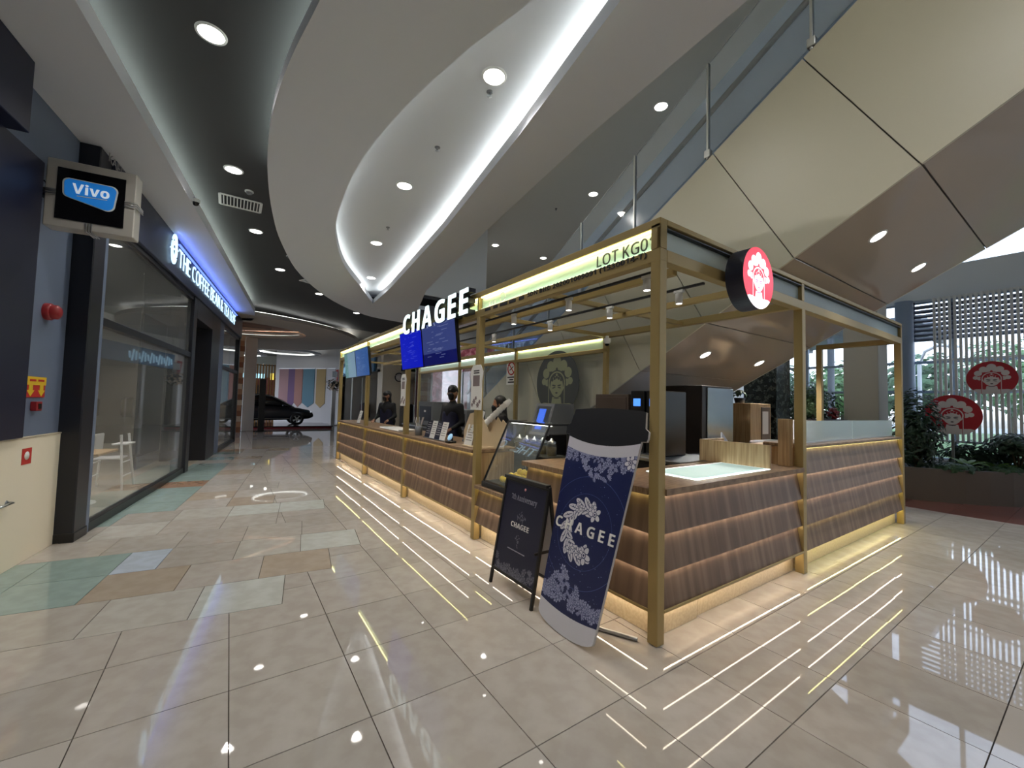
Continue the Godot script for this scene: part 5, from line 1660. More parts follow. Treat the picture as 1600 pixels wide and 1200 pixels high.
func counter_goods() -> void:
	# glass display case with lemons and jars
	var d := thing("display_case", "slanted black framed glass display case on the low kiosk shelf", "display case", at(0, 0.65, 0))
	var za := -4.2
	var zb := -3.4
	span(d, "tray", Vector3(2.47, 0.0, za), Vector3(3.1, 0.06, zb), mats.black, 0.006)
	var fr := PackedVector3Array([Vector3(2.5, 0.06, 0), Vector3(2.83, 0.75, 0)])
	for z in [za + 0.01, zb - 0.01]:
		put(d, "frame_bar", tube_mesh([fr[0] + Vector3(0, 0, z), fr[1] + Vector3(0, 0, z)], 0.013, 6), mats.black)
		put(d, "frame_bar", tube_mesh([fr[1] + Vector3(0, 0, z), Vector3(3.1, 0.75, z)], 0.013, 6), mats.black)
		put(d, "frame_bar", tube_mesh([Vector3(3.09, 0.06, z), Vector3(3.09, 0.75, z)], 0.013, 6), mats.black)
	put(d, "frame_bar", tube_mesh([fr[1] + Vector3(0, 0, za), fr[1] + Vector3(0, 0, zb)], 0.013, 6), mats.black)
	put(d, "front_pane", cbox(Vector3(0.006, 0.745, zb - za - 0.03), 0.0), mats.clear, Transform3D(Basis(Vector3.BACK, -atan2(0.33, 0.69)), Vector3(2.665, 0.405, (za + zb) / 2)))
	span(d, "top_pane", Vector3(2.84, 0.752, za + 0.01), Vector3(3.09, 0.758, zb - 0.01), mats.clear, 0.0)
	span(d, "light_bar", Vector3(2.86, 0.73, za + 0.03), Vector3(2.88, 0.742, zb - 0.03), mats.led_white, 0.001)
	span(d, "shelf", Vector3(2.78, 0.4, za + 0.01), Vector3(3.08, 0.408, zb - 0.01), mats.clear, 0.0)
	area(d, Transform3D(look(Vector3(-0.2, -1, 0)), Vector3(2.87, 0.726, (za + zb) / 2)), Vector2(zb - za - 0.1, 0.012), 0.03, rgb(255, 250, 225))
	var lem := lathe_mesh([Vector2(0, -0.046), Vector2(0.008, -0.042), Vector2(0.022, -0.032), Vector2(0.034, -0.012), Vector2(0.034, 0.012), Vector2(0.024, 0.03), Vector2(0.01, 0.039), Vector2(0.007, 0.045), Vector2(0, 0.047)], 14)
	var lm := mat("lemon", rgb(238, 206, 40), 0.4)
	var n := 0
	for layer in 3:
		for r in 3 - layer:
			for c in 8 - layer * 2:
				var p := Vector3(2.62 + r * 0.075 + layer * 0.04, 0.75 + layer * 0.055, -3.46 - c * 0.074 - layer * 0.036)
				n += 1
				var l := thing("lemon", "yellow lemon heaped in the lower corner of the glass display case", "lemon", Transform3D(Basis.from_euler(Vector3(rng.randf() * 3, rng.randf() * 3, rng.randf() * 3)), p), "lemons in the display case")
				put(l, "peel", lem, lm)
	for i in 5:
		var j := thing("tea_jar", "round glass jar of dark tea leaves on the display case shelf", "jar", at(2.92, 1.06, -4.08 + i * 0.15), "tea jars in the display case")
		put(j, "leaf_fill", lathe_mesh([Vector2(0, 0.005), Vector2(0.05, 0.005), Vector2(0.052, 0.09), Vector2(0, 0.1)], 18), mat("tea", rgb(78, 66, 32), 0.8))
		put(j, "glass", lathe_mesh([Vector2(0, 0.0), Vector2(0.056, 0.0), Vector2(0.058, 0.11), Vector2(0.045, 0.13)], 18), mats.clear)
		put(j, "lid", lathe_mesh([Vector2(0.047, 0.128), Vector2(0.05, 0.15), Vector2(0.02, 0.165), Vector2(0.012, 0.185), Vector2(0, 0.19)], 18), mats.steel)
	# cup rack: cream cradle with stacks of paper cups
	var r := thing("cup_rack", "cream slotted cup rack on the worktop beside the display case", "rack", at(2.72, 1.05, -4.62))
	for i in 3:
		var poly := PackedVector2Array([Vector2(-0.2, 0.0), Vector2(0.22, 0.0), Vector2(0.26, 0.3), Vector2(0.2, 0.42 - i * 0.03), Vector2(0.12, 0.22), Vector2(0.02, 0.2), Vector2(-0.06, 0.44 - i * 0.04), Vector2(-0.12, 0.42), Vector2(-0.2, 0.2)])
		put(r, "cradle_panel", prism_mesh(poly, -0.01, 0.01), mat("rack_cream", rgb(216, 196, 164), 0.5), Transform3D(Basis(UP, -0.9), Vector3(0.0, 0, -0.12 + i * 0.12)))
	span(r, "base", Vector3(-0.2, 0.0, -0.2), Vector3(0.2, 0.02, 0.2), mats.rack_cream, 0.004)
	for q in [[Vector3(2.68, 1.3, -4.6), Vector3(2.95, 1.66, -4.35), 9, "long leaning stack of white paper cups in the cream rack"], [Vector3(2.62, 1.28, -4.66), Vector3(2.7, 1.5, -4.6), 5, "short stack of white paper cups in the cream rack"]]:
		var s := thing("paper_cup_stack", q[3], "cup stack", Transform3D(Basis(), q[0]))
		var dir: Vector3 = (q[1] - q[0])
		var bas := look(-dir.normalized()) * Basis(Vector3.RIGHT, PI / 2)
		for i in q[2]:
			put(s, "cup", lathe_mesh([Vector2(0.0, 0.06), Vector2(0.028, 0.06), Vector2(0.04, -0.02), Vector2(0.043, -0.024), Vector2(0.043, -0.03)], 16), mats.paper, Transform3D(bas, dir * (float(i) / q[2])))
	# menu cards in stands
	var cards := [["navy card in a clear stand", -6.05, mats.navy, "navy"], ["white menu card with text beside the navy card", -5.86, mats.paper, "w"], ["dark striped card between the two white menu cards", -5.68, mats.navy, "n"], ["white menu card beside the striped card", -5.5, mats.paper, "w"]]
	for q in cards:
		card(q[0] + " on the long worktop", Vector3(2.55, 1.05, q[1]), 0.18, 0.27, q[2])
	card("single white menu card standing next to the post with the long notice", Vector3(2.55, 1.05, -4.72), 0.2, 0.28, mats.paper)
	card("grey card in a stand at the far end of the worktop", Vector3(2.55, 1.05, -10.2), 0.24, 0.3, mats.paper)
	var cr := thing("card_reader", "black card reader with round pale screen on the worktop edge", "card reader", at(2.56, 1.05, -5.22))
	box(cr, "base", Vector3(0.12, 0.03, 0.12), Vector3(0, 0.015, 0), mats.black, 0.006)
	put(cr, "screen", lathe_mesh([Vector2(0, 0.012), Vector2(0.045, 0.012), Vector2(0.052, 0.0), Vector2(0.04, -0.012)], 20), glow("reader_screen", rgb(150, 190, 220), 0.6), Transform3D(Basis(Vector3.BACK, 1.1), Vector3(-0.01, 0.08, 0)))
	box(cr, "stem", Vector3(0.02, 0.07, 0.03), Vector3(0.02, 0.05, 0), mats.black, 0.003)
	var kb := thing("tablet_stand", "grey tablet on a sloping stand behind the menu cards", "tablet", Transform3D(Basis(Vector3.BACK, -0.5), Vector3(2.72, 1.05, -5.05)))
	box(kb, "tablet", Vector3(0.03, 0.22, 0.3), Vector3(0, 0.13, 0), mats.grey_plastic, 0.01)
	box(kb, "foot", Vector3(0.14, 0.02, 0.2), Vector3(0.05, 0.02, 0), mats.grey_plastic, 0.005)
	var pot := thing("straw_pot", "grey pot of white straws on the long worktop", "pot", at(2.62, 1.05, -6.55))
	put(pot, "vessel", lathe_mesh([Vector2(0, 0.0), Vector2(0.055, 0.0), Vector2(0.065, 0.15), Vector2(0.06, 0.15), Vector2(0.055, 0.02)], 18), mats.grey_plastic)
	for i in 5:
		put(pot, "straw", tube_mesh([Vector3(0, 0.02, 0), Vector3(cos(i * 1.3) * 0.08, 0.3, sin(i * 1.3) * 0.1)], 0.007, 6), mats.paper)
	var mat2 := thing("white_tray", "flat white tray lying on the far worktop", "tray", at(2.75, 1.05, -7.9))
	box(mat2, "plate", Vector3(0.4, 0.02, 1.1), Vector3(0, 0.011, 0), mats.paper, 0.006)
	for z in [-0.56, 0.56]:
		box(mat2, "rim", Vector3(0.4, 0.035, 0.015), Vector3(0, 0.018, z), mats.paper, 0.004)
	# till screen and steel bins on the back counter
	var bc := thing("back_counter", "dark steel back counter along the rear glass of the kiosk", "counter", at(4.35, 0.15, -7.8))
	box(bc, "body", Vector3(0.6, 0.8, 7.0), Vector3(0, 0.4, 0), mats.black, 0.006)
	box(bc, "steel_top", Vector3(0.64, 0.04, 7.1), Vector3(0, 0.82, 0), mats.steel, 0.006)
	var machines := [[Vector3(4.3, 1.01, -4.75), Vector3(0.4, 0.42, 0.5), "dark steel brewing box with a pale label on the back counter", true], [Vector3(4.3, 1.01, -6.2), Vector3(0.4, 0.3, 0.7), "grey low machine on the back counter below the emblem", false], [Vector3(4.3, 1.01, -8.0), Vector3(0.45, 0.45, 0.8), "dark grey machine on the back counter behind the staff", false], [Vector3(4.3, 1.01, -9.8), Vector3(0.45, 0.6, 0.9), "pale grey machine at the far end of the back counter", false]]
	for q in machines:
		var m := thing("counter_machine", q[2], "machine", Transform3D(Basis(), q[0]))
		var s: Vector3 = q[1]
		box(m, "housing", s, Vector3(0, s.y / 2, 0), mats.black if q[3] else mats.grey_plastic, 0.012)
		box(m, "front_panel", Vector3(0.01, s.y * 0.6, s.z * 0.8), Vector3(-s.x / 2 - 0.004, s.y * 0.5, 0), mats.navy_frame, 0.004)
		box(m, "label_plate", Vector3(0.004, 0.05, 0.12), Vector3(-s.x / 2 - 0.011, s.y * 0.6, 0), mats.paper, 0.001)
	# near back bench with the tea machines
	var nb := thing("machine_bench", "black bench with steel top holding the tea machines", "bench", at(4.3, 0.15, -3.3))
	box(nb, "body", Vector3(0.8, 0.86, 1.45), Vector3(0, 0.43, 0), mats.black, 0.006)
	box(nb, "steel_top", Vector3(0.84, 0.04, 1.5), Vector3(0, 0.88, 0), mats.steel, 0.006)
	var tm := thing("sealing_machine", "light grey sealing machine with a sloping blue screen", "machine", at(3.75, 1.07, -4.55))
	box(tm, "bench_block", Vector3(0.5, 0.28, 0.5), Vector3(0.1, 0.0, 0), mats.black, 0.01)
	put(tm, "housing", prism_mesh(PackedVector2Array([Vector2(-0.2, 0.12), Vector2(0.3, 0.12), Vector2(0.3, 0.56), Vector2(-0.05, 0.56)]), -0.2, 0.2), mats.grey_plastic)
	put(tm, "screen", cbox(Vector3(0.012, 0.3, 0.14), 0.002), glow("blue_screen", rgb(60, 100, 210), 1.0), Transform3D(Basis(Vector3.BACK, -0.33), Vector3(-0.132, 0.34, -0.02)))
	put(tm, "bezel", cbox(Vector3(0.01, 0.38, 0.3), 0.002), mats.steel, Transform3D(Basis(Vector3.BACK, -0.33), Vector3(-0.123, 0.34, 0)))
	for q in [[-3.25, "first"], [-3.02, "second"]]:
		var b := thing("brewing_machine", ("black brewing machine with small lit blue display beside the brown box" if q[1] == "first" else "black brewing machine with small lit blue display next to the gold corner post"), "machine", at(4.3, 1.05, q[0]))
		var hs := box(b, "housing", Vector3(0.5, 0.76, 0.2), Vector3(0, 0.38, 0), mats.black, 0.01)
		box(b, "spout", Vector3(0.12, 0.05, 0.06), Vector3(-0.3, 0.42, 0), mats.black_gloss, 0.006)
		box(hs, "screen", Vector3(0.006, 0.09, 0.1), Vector3(-0.252, 0.24, 0.0), glow("tiny_screen", rgb(70, 130, 230), 1.6), 0.001)
		box(b, "drip_tray", Vector3(0.16, 0.03, 0.18), Vector3(-0.3, 0.015, 0), mats.steel, 0.004)
	var bb := thing("brown_box", "plain brown cabinet box on the machine bench", "cabinet", at(4.3, 1.05, -3.68))
	box(bb, "housing", Vector3(0.45, 0.72, 0.56), Vector3(0, 0.36, 0), mat("brown_grey", rgb(86, 72, 64), 0.5), 0.008)
	box(bb, "door", Vector3(0.012, 0.64, 0.5), Vector3(-0.228, 0.36, 0), mats.brown_grey, 0.004)
	# tall ice machine
	var im := thing("ice_machine", "tall ice machine with brushed steel front below the escalator", "ice machine", at(5.95, 0.0, -3.62))
	box(im, "cabinet", Vector3(0.84, 1.1, 0.62), Vector3(0, 1.4, 0), mat("dark_brown", rgb(46, 38, 34), 0.4), 0.01)
	box(im, "steel_front", Vector3(0.7, 1.0, 0.02), Vector3(0.05, 1.42, 0.318), mat("brushed", rgb(160, 172, 180), 0.22, 1.0), 0.006)
	box(im, "bin_base", Vector3(0.84, 0.85, 0.62), Vector3(0, 0.43, 0), mats.black, 0.01)
	put(im, "bin_door", cbox(Vector3(0.8, 0.4, 0.03), 0.008), mat("bin_blue", rgb(52, 58, 84), 0.35), Transform3D(Basis(Vector3.RIGHT, -0.3), Vector3(0, 0.68, 0.36)))
	box(im, "handle", Vector3(0.6, 0.02, 0.03), Vector3(0.0, 0.88, 0.35), mats.steel, 0.005)
	# wooden cabinet with a notice, small planter on it
	var wc := thing("wood_cabinet", "narrow wooden cabinet with a paper notice on its side", "cabinet", at(7.35, 0, -3.6))
	box(wc, "body", Vector3(0.7, 1.72, 0.5), Vector3(0, 0.86, 0), mats.oak, 0.006)
	var wd := box(wc, "door", Vector3(0.3, 1.6, 0.015), Vector3(0.15, 0.86, 0.255), mat("taupe", rgb(110, 96, 82), 0.5), 0.004)
	box(wd, "notice", Vector3(0.2, 0.38, 0.003), Vector3(-0.03, 0.54, 0.011), mats.paper, 0.0)
	var sp := thing("desk_plant", "small dark pot plant on top of the wooden cabinet", "plant", at(7.15, 1.72, -3.6))
	put(sp, "pot", lathe_mesh([Vector2(0, 0), Vector2(0.07, 0), Vector2(0.09, 0.09), Vector2(0.07, 0.09)], 14), mats.black)
	var lv := start()
	for i in 40:
		var dd := Vector3(rng.randfn(), absf(rng.randfn()), rng.randfn()).normalized()
		leaf(lv, Vector3(0, 0.12, 0) + dd * 0.1, dd, 0.09, 0.04)
	put(sp, "foliage", lv.commit(), mat("leaf_dark", rgb(40, 62, 36), 0.5))
	var tr := thing("bin_tray", "dark waste tray standing beside the wood screen", "tray", at(6.4, 0.9, -2.75))
	box(tr, "shell", Vector3(0.6, 0.28, 0.4), Vector3(0, 0.14, 0), mats.brown_grey, 0.02)
	box(tr, "liner", Vector3(0.52, 0.03, 0.34), Vector3(0, 0.27, 0), mats.black, 0.01)
	box(tr, "stand", Vector3(0.5, 0.9, 0.3), Vector3(0, -0.45, 0), mats.black, 0.01)
	# dark equipment behind the corner worktop
	var eq := thing("steam_table", "black service table with steel edge behind the corner worktop", "table", at(4.3, 0.15, -2.2))
	eq.position = Vector3(5.35, 0.0, -3.0)
	box(eq, "body", Vector3(0.9, 0.95, 0.6), Vector3(0, 0.48, 0), mats.black, 0.01)
	box(eq, "steel_edge", Vector3(0.94, 0.04, 0.64), Vector3(0, 0.97, 0), mats.steel, 0.006)
	put(eq, "lid", cbox(Vector3(0.35, 0.3, 0.02), 0.006), mats.grey_plastic, Transform3D(Basis.from_euler(Vector3(-0.5, 0.3, 0.4)), Vector3(0.1, 1.12, 0.1)))


func card(label: String, p: Vector3, w: float, h: float, m: Material) -> void:
	var c := thing("menu_card", label, "menu card", Transform3D(FACE_W * Basis(Vector3.RIGHT, -0.25), p))
	box(c, "sheet", Vector3(w, h, 0.006), Vector3(0, h / 2 + 0.01, 0), m, 0.001)
	box(c, "stand", Vector3(w, 0.012, 0.09), Vector3(0, 0.006, -0.02), mats.grey_plastic, 0.003)
	var ink: Material = mats.paper if m == mats.navy else mats.ink
	for i in 6:
		box(c, "print_line", Vector3(w * (0.75 if i % 3 else 0.5), 0.006, 0.001), Vector3(0, h * 0.9 - i * h * 0.12, 0.0038), ink, 0.0)


func screen_print(seed_: int, base: Color, bands: Array) -> StandardMaterial3D:
	var im := Image.create(192, 128, false, Image.FORMAT_RGBA8)
	im.fill(base)
	for b in bands:
		im.fill_rect(b[0], b[1])
	var r := RandomNumberGenerator.new()
	r.seed = seed_
	for i in 26:
		im.fill_rect(Rect2i(r.randi_range(20, 120), r.randi_range(14, 110), r.randi_range(8, 40), 2), base.lightened(0.18))
	var m := mat("screen_%d" % seed_, Color(0.02, 0.02, 0.03), 0.15)
	m.emission_enabled = true
	m.emission_operator = BaseMaterial3D.EMISSION_OP_MULTIPLY
	m.emission = Color.WHITE
	m.emission_energy_multiplier = 1.15
	m.emission_texture = ImageTexture.create_from_image(im)
	return m


func signs() -> void:
	# menu screens, leaning slightly forward at the top
	var tv := [
		[-11.05, -9.98, screen_print(1, rgb(70, 110, 112), [[Rect2i(60, 0, 132, 128), rgb(96, 122, 140)]]), "green and grey menu screen at the far end of the kiosk"],
		[-9.96, -8.88, screen_print(2, rgb(40, 74, 128), []), "mid blue menu screen beside the green one"],
		[-6.9, -5.95, screen_print(3, rgb(12, 24, 168), []), "bright royal blue menu screen under the glowing letters"],
		[-5.93, -4.8, screen_print(4, rgb(48, 58, 108), [[Rect2i(0, 92, 192, 36), rgb(14, 18, 76)]]), "dim navy menu screen under the glowing letters"]]
	for q in tv:
		var w: float = q[1] - q[0]
		var t := thing("menu_screen", q[3], "screen", Transform3D(FACE_W * Basis(Vector3.RIGHT, 0.12), Vector3(KX - 0.0, 2.14, (q[0] + q[1]) / 2)), "menu screens of the kiosk")
		var casing := box(t, "casing", Vector3(w, 0.62, 0.05), Vector3(0, 0.31, -0.0), mats.black, 0.006)
		var st := start()
		var a := w / 2 - 0.012
		face(st, [Vector3(-a, 0.012, 0.027), Vector3(a, 0.012, 0.027), Vector3(a, 0.608, 0.027), Vector3(-a, 0.608, 0.027)], Vector3.BACK, [Vector2(0, 1), Vector2(1, 1), Vector2(1, 0), Vector2(0, 0)])
		put(casing, "display", st.commit(), q[2], at(0, -0.31, 0))
		box(t, "bracket", Vector3(0.12, 0.12, 0.05), Vector3(0, 0.56, -0.045), mats.black, 0.004)
		area(t, at(0, 0.31, 0.034, Basis(UP, PI)), Vector2(w - 0.04, 0.58), 0.025, rgb(60, 90, 220))
	# glowing letters on the fascia
	var cs := thing("kiosk_letters", "large glowing white block letters with dark sides across the kiosk fascia", "sign", Transform3D(FACE_W, Vector3(KX - 0.005, 2.7, -5.53)))
	var bold := font("Droid Sans", 700)
	letters(cs, "CHAGEE", 0.31, 0.1, mat("letter_side", rgb(20, 24, 40), 0.4), at(0, 0, 0.06), 2.25, bold, "letter_body", 0.3)
	letters(cs, "CHAGEE", 0.31, 0.012, glow("letter_face", rgb(226, 246, 250), 1.3), at(0, 0, 0.117), 2.25, bold, "letter_face", 0.3)
	box(cs, "mounting_bar", Vector3(2.2, 0.03, 0.02), Vector3(0, 0.12, 0.008), mats.gold, 0.003)
	area(cs, at(0, 0.155, 0.14, Basis(UP, PI)), Vector2(2.2, 0.28), 0.06, rgb(226, 246, 250))
	# lot number and the small lettering of the lower bar
	var lt := thing("lot_lettering", "black lot number letters on the frosted kiosk fascia", "lettering", Transform3D(FACE_W, Vector3(KX + 0.043, 2.775, -2.17)))
	letters(lt, "LOT KG01", 0.095, 0.004, mats.ink, at(0.02, 0, 0), 0.56, font())
	var sl := thing("licence_lettering", "small dark letters along the lower bar of the kiosk fascia", "lettering", Transform3D(FACE_W, Vector3(KX - 0.002, 2.695, -2.9)))
	text(sl, "letter", "SDN BHD 202001009091 (1530014-T)", 0.04, 0.004, mats.ink, at(0.28, 0, 0), 1.45, bold)
	for i in 5:
		box(sl, "print_word", Vector3(0.09 + 0.03 * (i % 3), 0.034, 0.004), Vector3(-0.55 - i * 0.17, 0.02, 0), mats.ink, 0.0)
	var rp := thing("round_print", "small round printed emblem with letters on the lit frosted fascia", "lettering", Transform3D(FACE_W, Vector3(KX + 0.043, 2.76, -4.0)))
	put(rp, "ring", tube_mesh(ring3(0.055, 20), 0.006, 6), mats.paper, at(0.12, 0.06, 0))
	for i in 3:
		box(rp, "print_word", Vector3(0.035, 0.05, 0.003), Vector3(-0.16 + i * 0.06, 0.03, 0), mats.paper, 0.0)
	# round lit emblem sign on the short side
	var rs := thing("round_light_sign", "round red lit emblem sign with deep black rim on the short kiosk side", "sign", at(3.48, 2.68, -1.6))
	var em := mat("emblem_lit", Color(0.02, 0.02, 0.02), 0.3)
	em.emission_enabled = true
	em.emission_operator = BaseMaterial3D.EMISSION_OP_MULTIPLY
	em.emission = Color.WHITE
	em.emission_energy_multiplier = 1.6
	em.emission_texture = emblem(rgb(214, 24, 46), rgb(255, 246, 248), rgb(190, 120, 170))
	disc_board(rs, 0.25, 0.14, em, mats.navy, 1.0, 56)
	box(rs, "bracket", Vector3(0.2, 0.06, 0.05), Vector3(0, 0.0, -0.16), mats.gold, 0.003)
	area(rs, at(0, 0, 0.012, Basis(UP, PI)), Vector2(0.4, 0.4), 0.02, rgb(255, 130, 140))
	# grey emblem film on the rear glass
	var ge := thing("grey_emblem", "large round grey emblem film on the rear kiosk glass", "sign", Transform3D(FACE_W, Vector3(4.725, 2.0, -5.53)))
	var gm := mat("emblem_grey", Color.WHITE, 0.5)
	gm.albedo_texture = emblem(rgb(84, 88, 88), rgb(158, 162, 132), rgb(84, 88, 88))
	disc_board(ge, 0.565, 0.004, gm, mats.grey_plastic, 1.0, 56)
	# no smoking notice
	var ns := thing("no_smoking_notice", "white no smoking notice with a red ring on the rear glass", "sign", Transform3D(FACE_W, Vector3(4.722, 2.0, -6.94)))
	box(ns, "sheet", Vector3(0.36, 0.5, 0.004), Vector3(0, 0.25, 0), mats.paper, 0.0)
	put(ns, "ring", tube_mesh(ring3(0.125, 24), 0.014, 6), mats.sign_red, at(0, 0.33, 0.004))
	put(ns, "bar", cbox(Vector3(0.24, 0.02, 0.006), 0.001), mats.sign_red, at(0, 0.33, 0.005, Basis(Vector3.BACK, -0.8)))
	put(ns, "cigarette", cbox(Vector3(0.15, 0.02, 0.004), 0.001), mats.ink, at(0, 0.33, 0.003, Basis(Vector3.BACK, 0.5)))
	for i in 3:
		box(ns, "print_line", Vector3([0.28, 0.14, 0.24][i], 0.026, 0.002), Vector3(0, 0.15 - i * 0.05, 0.004), mats.ink, 0.0)
	# long notices hung on two posts
	for q in [[-4.33, 0.3, "long white notice with a pointed top on the post by the cup rack"], [-6.86, 0.26, "long white notice on the post by the straw pot"]]:
		var nt := thing("post_notice", q[2], "notice", Transform3D(FACE_W, Vector3(KX - 0.004, 1.53, q[0])))
		var w: float = q[1] / 2
		put(nt, "board", prism_mesh(PackedVector2Array([Vector2(-w * 0.85, 0), Vector2(w * 0.85, 0), Vector2(w * 0.85, 0.34), Vector2(w, 0.42), Vector2(w, 0.46), Vector2(w * 0.6, 0.54), Vector2(-w * 0.6, 0.54), Vector2(-w, 0.46), Vector2(-w, 0.42), Vector2(-w * 0.85, 0.34)]), 0.0, 0.008), mats.paper)
		box(nt, "grey_square", Vector3(w * 1.05, 0.13, 0.002), Vector3(0, 0.35, 0.009), mat("soft_grey", rgb(130, 116, 116), 0.7), 0.0)
		for i in 2:
			box(nt, "print_line", Vector3(w * 0.9, 0.014, 0.002), Vector3(0, 0.47 - i * 0.026, 0.009), mats.ink, 0.0)
		for i in 5:
			put(nt, "flower_print", prism_mesh(star(0.03 + 0.012 * (i % 2), 6), 0.008, 0.01), mats.soft_grey, at(-w * 0.6 + i * w * 0.3, 0.06 + 0.04 * (i % 3), 0))


func star(r: float, n: int) -> PackedVector2Array:
	var p := PackedVector2Array()
	for k in n * 2:
		p.append(Vector2.from_angle(TAU * k / (n * 2)) * (r if k % 2 == 0 else r * 0.55))
	return p


func standees() -> void:
	# leaning cup shaped board
	var lean := deg_to_rad(15.5)
	var base := Transform3D(FACE_W * Basis(Vector3.RIGHT, -lean), Vector3(2.0, 0.0, -2.235))
	var c := thing("cup_standee", "tall leaning board cut like a takeaway cup with navy floral print", "standee", base)
	var nav := rgb(20, 30, 78)
	var white := rgb(206, 204, 212)
	var ink := rgb(150, 154, 186)
	var W := 512
	var H := 1024
	var im := Image.create(W, H, false, Image.FORMAT_RGBA8)
	im.fill(nav)
	# the print covers x -0.415..0.415, y 0..1.66 of the board
	var px := func(x: float, y: float) -> Vector2:
		return Vector2((x + 0.415) / 0.83 * W, (1.0 - y / 1.66) * H)
	var pm := W / 0.83
	for i in 150:       # stars
		ell(im, px.call(rng.randf_range(-0.4, 0.4), rng.randf_range(0.2, 1.3)), Vector2.ONE * rng.randf_range(0.7, 1.8), 0, rgb(150, 165, 205))
	for q in [[0.27, 0.99], [0.4, 0.992]]:
		ell(im, px.call(0.0, 0.72), Vector2.ONE * q[0] * pm, 0, rgb(80, 96, 150), q[1])
	for k in 36:
		var a := TAU * k / 36
		for t in 30:
			var p: Vector2 = px.call(cos(a) * (0.1 + t * 0.0055), 0.72 + sin(a) * (0.1 + t * 0.0055))
			if t % 2 == 0:
				im.set_pixelv(p, rgb(58, 74, 128))
	# flower clusters above and below
	for i in 150:
		var x := rng.randf_range(-0.4, 0.4)
		var dip := 0.1 + 0.13 * exp(-pow((x - 0.05) / 0.16, 2))
		var y := 1.33 - rng.randf() * dip
		if rng.randf() < 0.5:
			sprig(im, px.call(x, y), rng.randf_range(12, 22), ink, nav)
		else:
			bloom(im, px.call(x, y), rng.randf_range(8, 20), ink, nav)
	bloom(im, px.call(0.31, 1.27), 34, white, nav)
	for i in 120:
		var x := rng.randf_range(-0.3, 0.3)
		var y := 0.19 + rng.randf() * (0.07 + 0.2 * exp(-pow((x + 0.08) / 0.13, 2)))
		if rng.randf() < 0.5:
			sprig(im, px.call(x, y), rng.randf_range(12, 24), ink, nav)
		else:
			bloom(im, px.call(x, y), rng.randf_range(10, 22), ink, nav)
	# wreath in the form of a letter C: leaves along the bow, blossoms at its ends
	for i in 11:
		var a := deg_to_rad(62 + i * 236.0 / 10)
		var p: Vector2 = px.call(cos(a) * 0.155 - 0.02, 0.72 + sin(a) * 0.175)
		for s in [-1, 1]:
			var turn: float = -a + PI / 2 + 0.75 * s
			var o: Vector2 = Vector2.from_angle(-a) * 15.0 * s
			ell(im, p + o, Vector2(36, 17), turn, nav)
			ell(im, p + o, Vector2(34, 14.5), turn, white)
			ell(im, p + o, Vector2(28, 1.6), turn, nav)
			ell(im, p + o * 1.2, Vector2(12, 1.4), turn + 0.7, nav)
	for q in [[52, 38, 0.0], [70, 26, 0.02], [118, 24, 0.0], [180, 22, 0.01], [240, 26, 0.0], [296, 42, 0.0], [276, 26, -0.02]]:
		var a := deg_to_rad(q[0])
		bloom(im, px.call(cos(a) * (0.155 + q[2]) - 0.015, 0.72 + sin(a) * (0.175 + q[2])), q[1], white, nav)
	# white lower part and collar, dark lid
	for y in H:
		for x in W:
			var bx := float(x) / W * 0.83 - 0.415
			var by := (1.0 - float(y) / H) * 1.66
			var sag := -0.05 * (1.0 - pow(bx / 0.37, 2))
			if by < 0.185 + sag:
				im.set_pixel(x, y, white)
			elif by > 1.33 + sag and by < 1.415 + sag:
				im.set_pixel(x, y, rgb(196, 194, 204))
			elif by >= 1.415 + sag:
				im.set_pixel(x, y, rgb(20, 20, 24))
	var pm_ := mat("cup_print", Color.WHITE, 0.38)
	pm_.albedo_texture = ImageTexture.create_from_image(im)
	# outline: rounded foot, tapering sides, lid with a rim
	var out := PackedVector2Array()
	for i in 13:
		var t := i / 12.0
		var a := PI + PI * t
		out.append(Vector2(cos(a) * 0.285, 0.075 + sin(a) * 0.072))
	out.append_array(PackedVector2Array([Vector2(0.365, 1.425), Vector2(0.41, 1.43), Vector2(0.415, 1.45), Vector2(0.412, 1.5), Vector2(0.38, 1.52), Vector2(0.36, 1.64)]))
	for i in 7:
		var t := i / 6.0
		out.append(Vector2(lerpf(0.34, -0.34, t), 1.645 + 0.015 * sin(PI * t)))
	out.append_array(PackedVector2Array([Vector2(-0.36, 1.64), Vector2(-0.38, 1.52), Vector2(-0.412, 1.5), Vector2(-0.415, 1.45), Vector2(-0.41, 1.43), Vector2(-0.365, 1.425)]))
	put(c, "board", prism_mesh(out, -0.02, 0.0), mat("board_white", rgb(200, 198, 200), 0.5))
	var idx := Geometry2D.triangulate_polygon(out)
	var st := start()
	for i in range(0, idx.size(), 3):
		var v := []
		var uv := []
		for k in 3:
			var p := out[idx[i + k]]
			v.append(Vector3(p.x, p.y, 0.001))
			uv.append(Vector2((p.x + 0.415) / 0.83, 1.0 - p.y / 1.66))
		face(st, v, Vector3.BACK, uv)
	var pf := put(c, "printed_face", st.commit(), pm_)
	letters(pf, "CHAGEE", 0.078, 0.003, mats.paper, at(0.0, 0.69, 0.003), 0.6, font("Droid Sans", 700), "letter", 0.5)
	# steel foot behind it
	var inv := base.affine_inverse()
	put(c, "foot_bar", tube_mesh([inv * Vector3(2.2, 0.015, -2.28), inv * Vector3(2.4, 0.015, -1.9)], 0.014, 8), mats.steel)
	put(c, "back_strut", tube_mesh([inv * Vector3(2.24, 0.02, -2.2), inv * Vector3(2.26, 0.9, -2.235)], 0.01, 8), mats.steel)
	# folding board
	var lean2 := deg_to_rad(10)
	var top := Vector3(2.18, 0.945, -2.93)
	var a := thing("folding_sign_board", "black folding pavement board with navy print beside the cup board", "sign board", at(2.18, 0, -2.93))
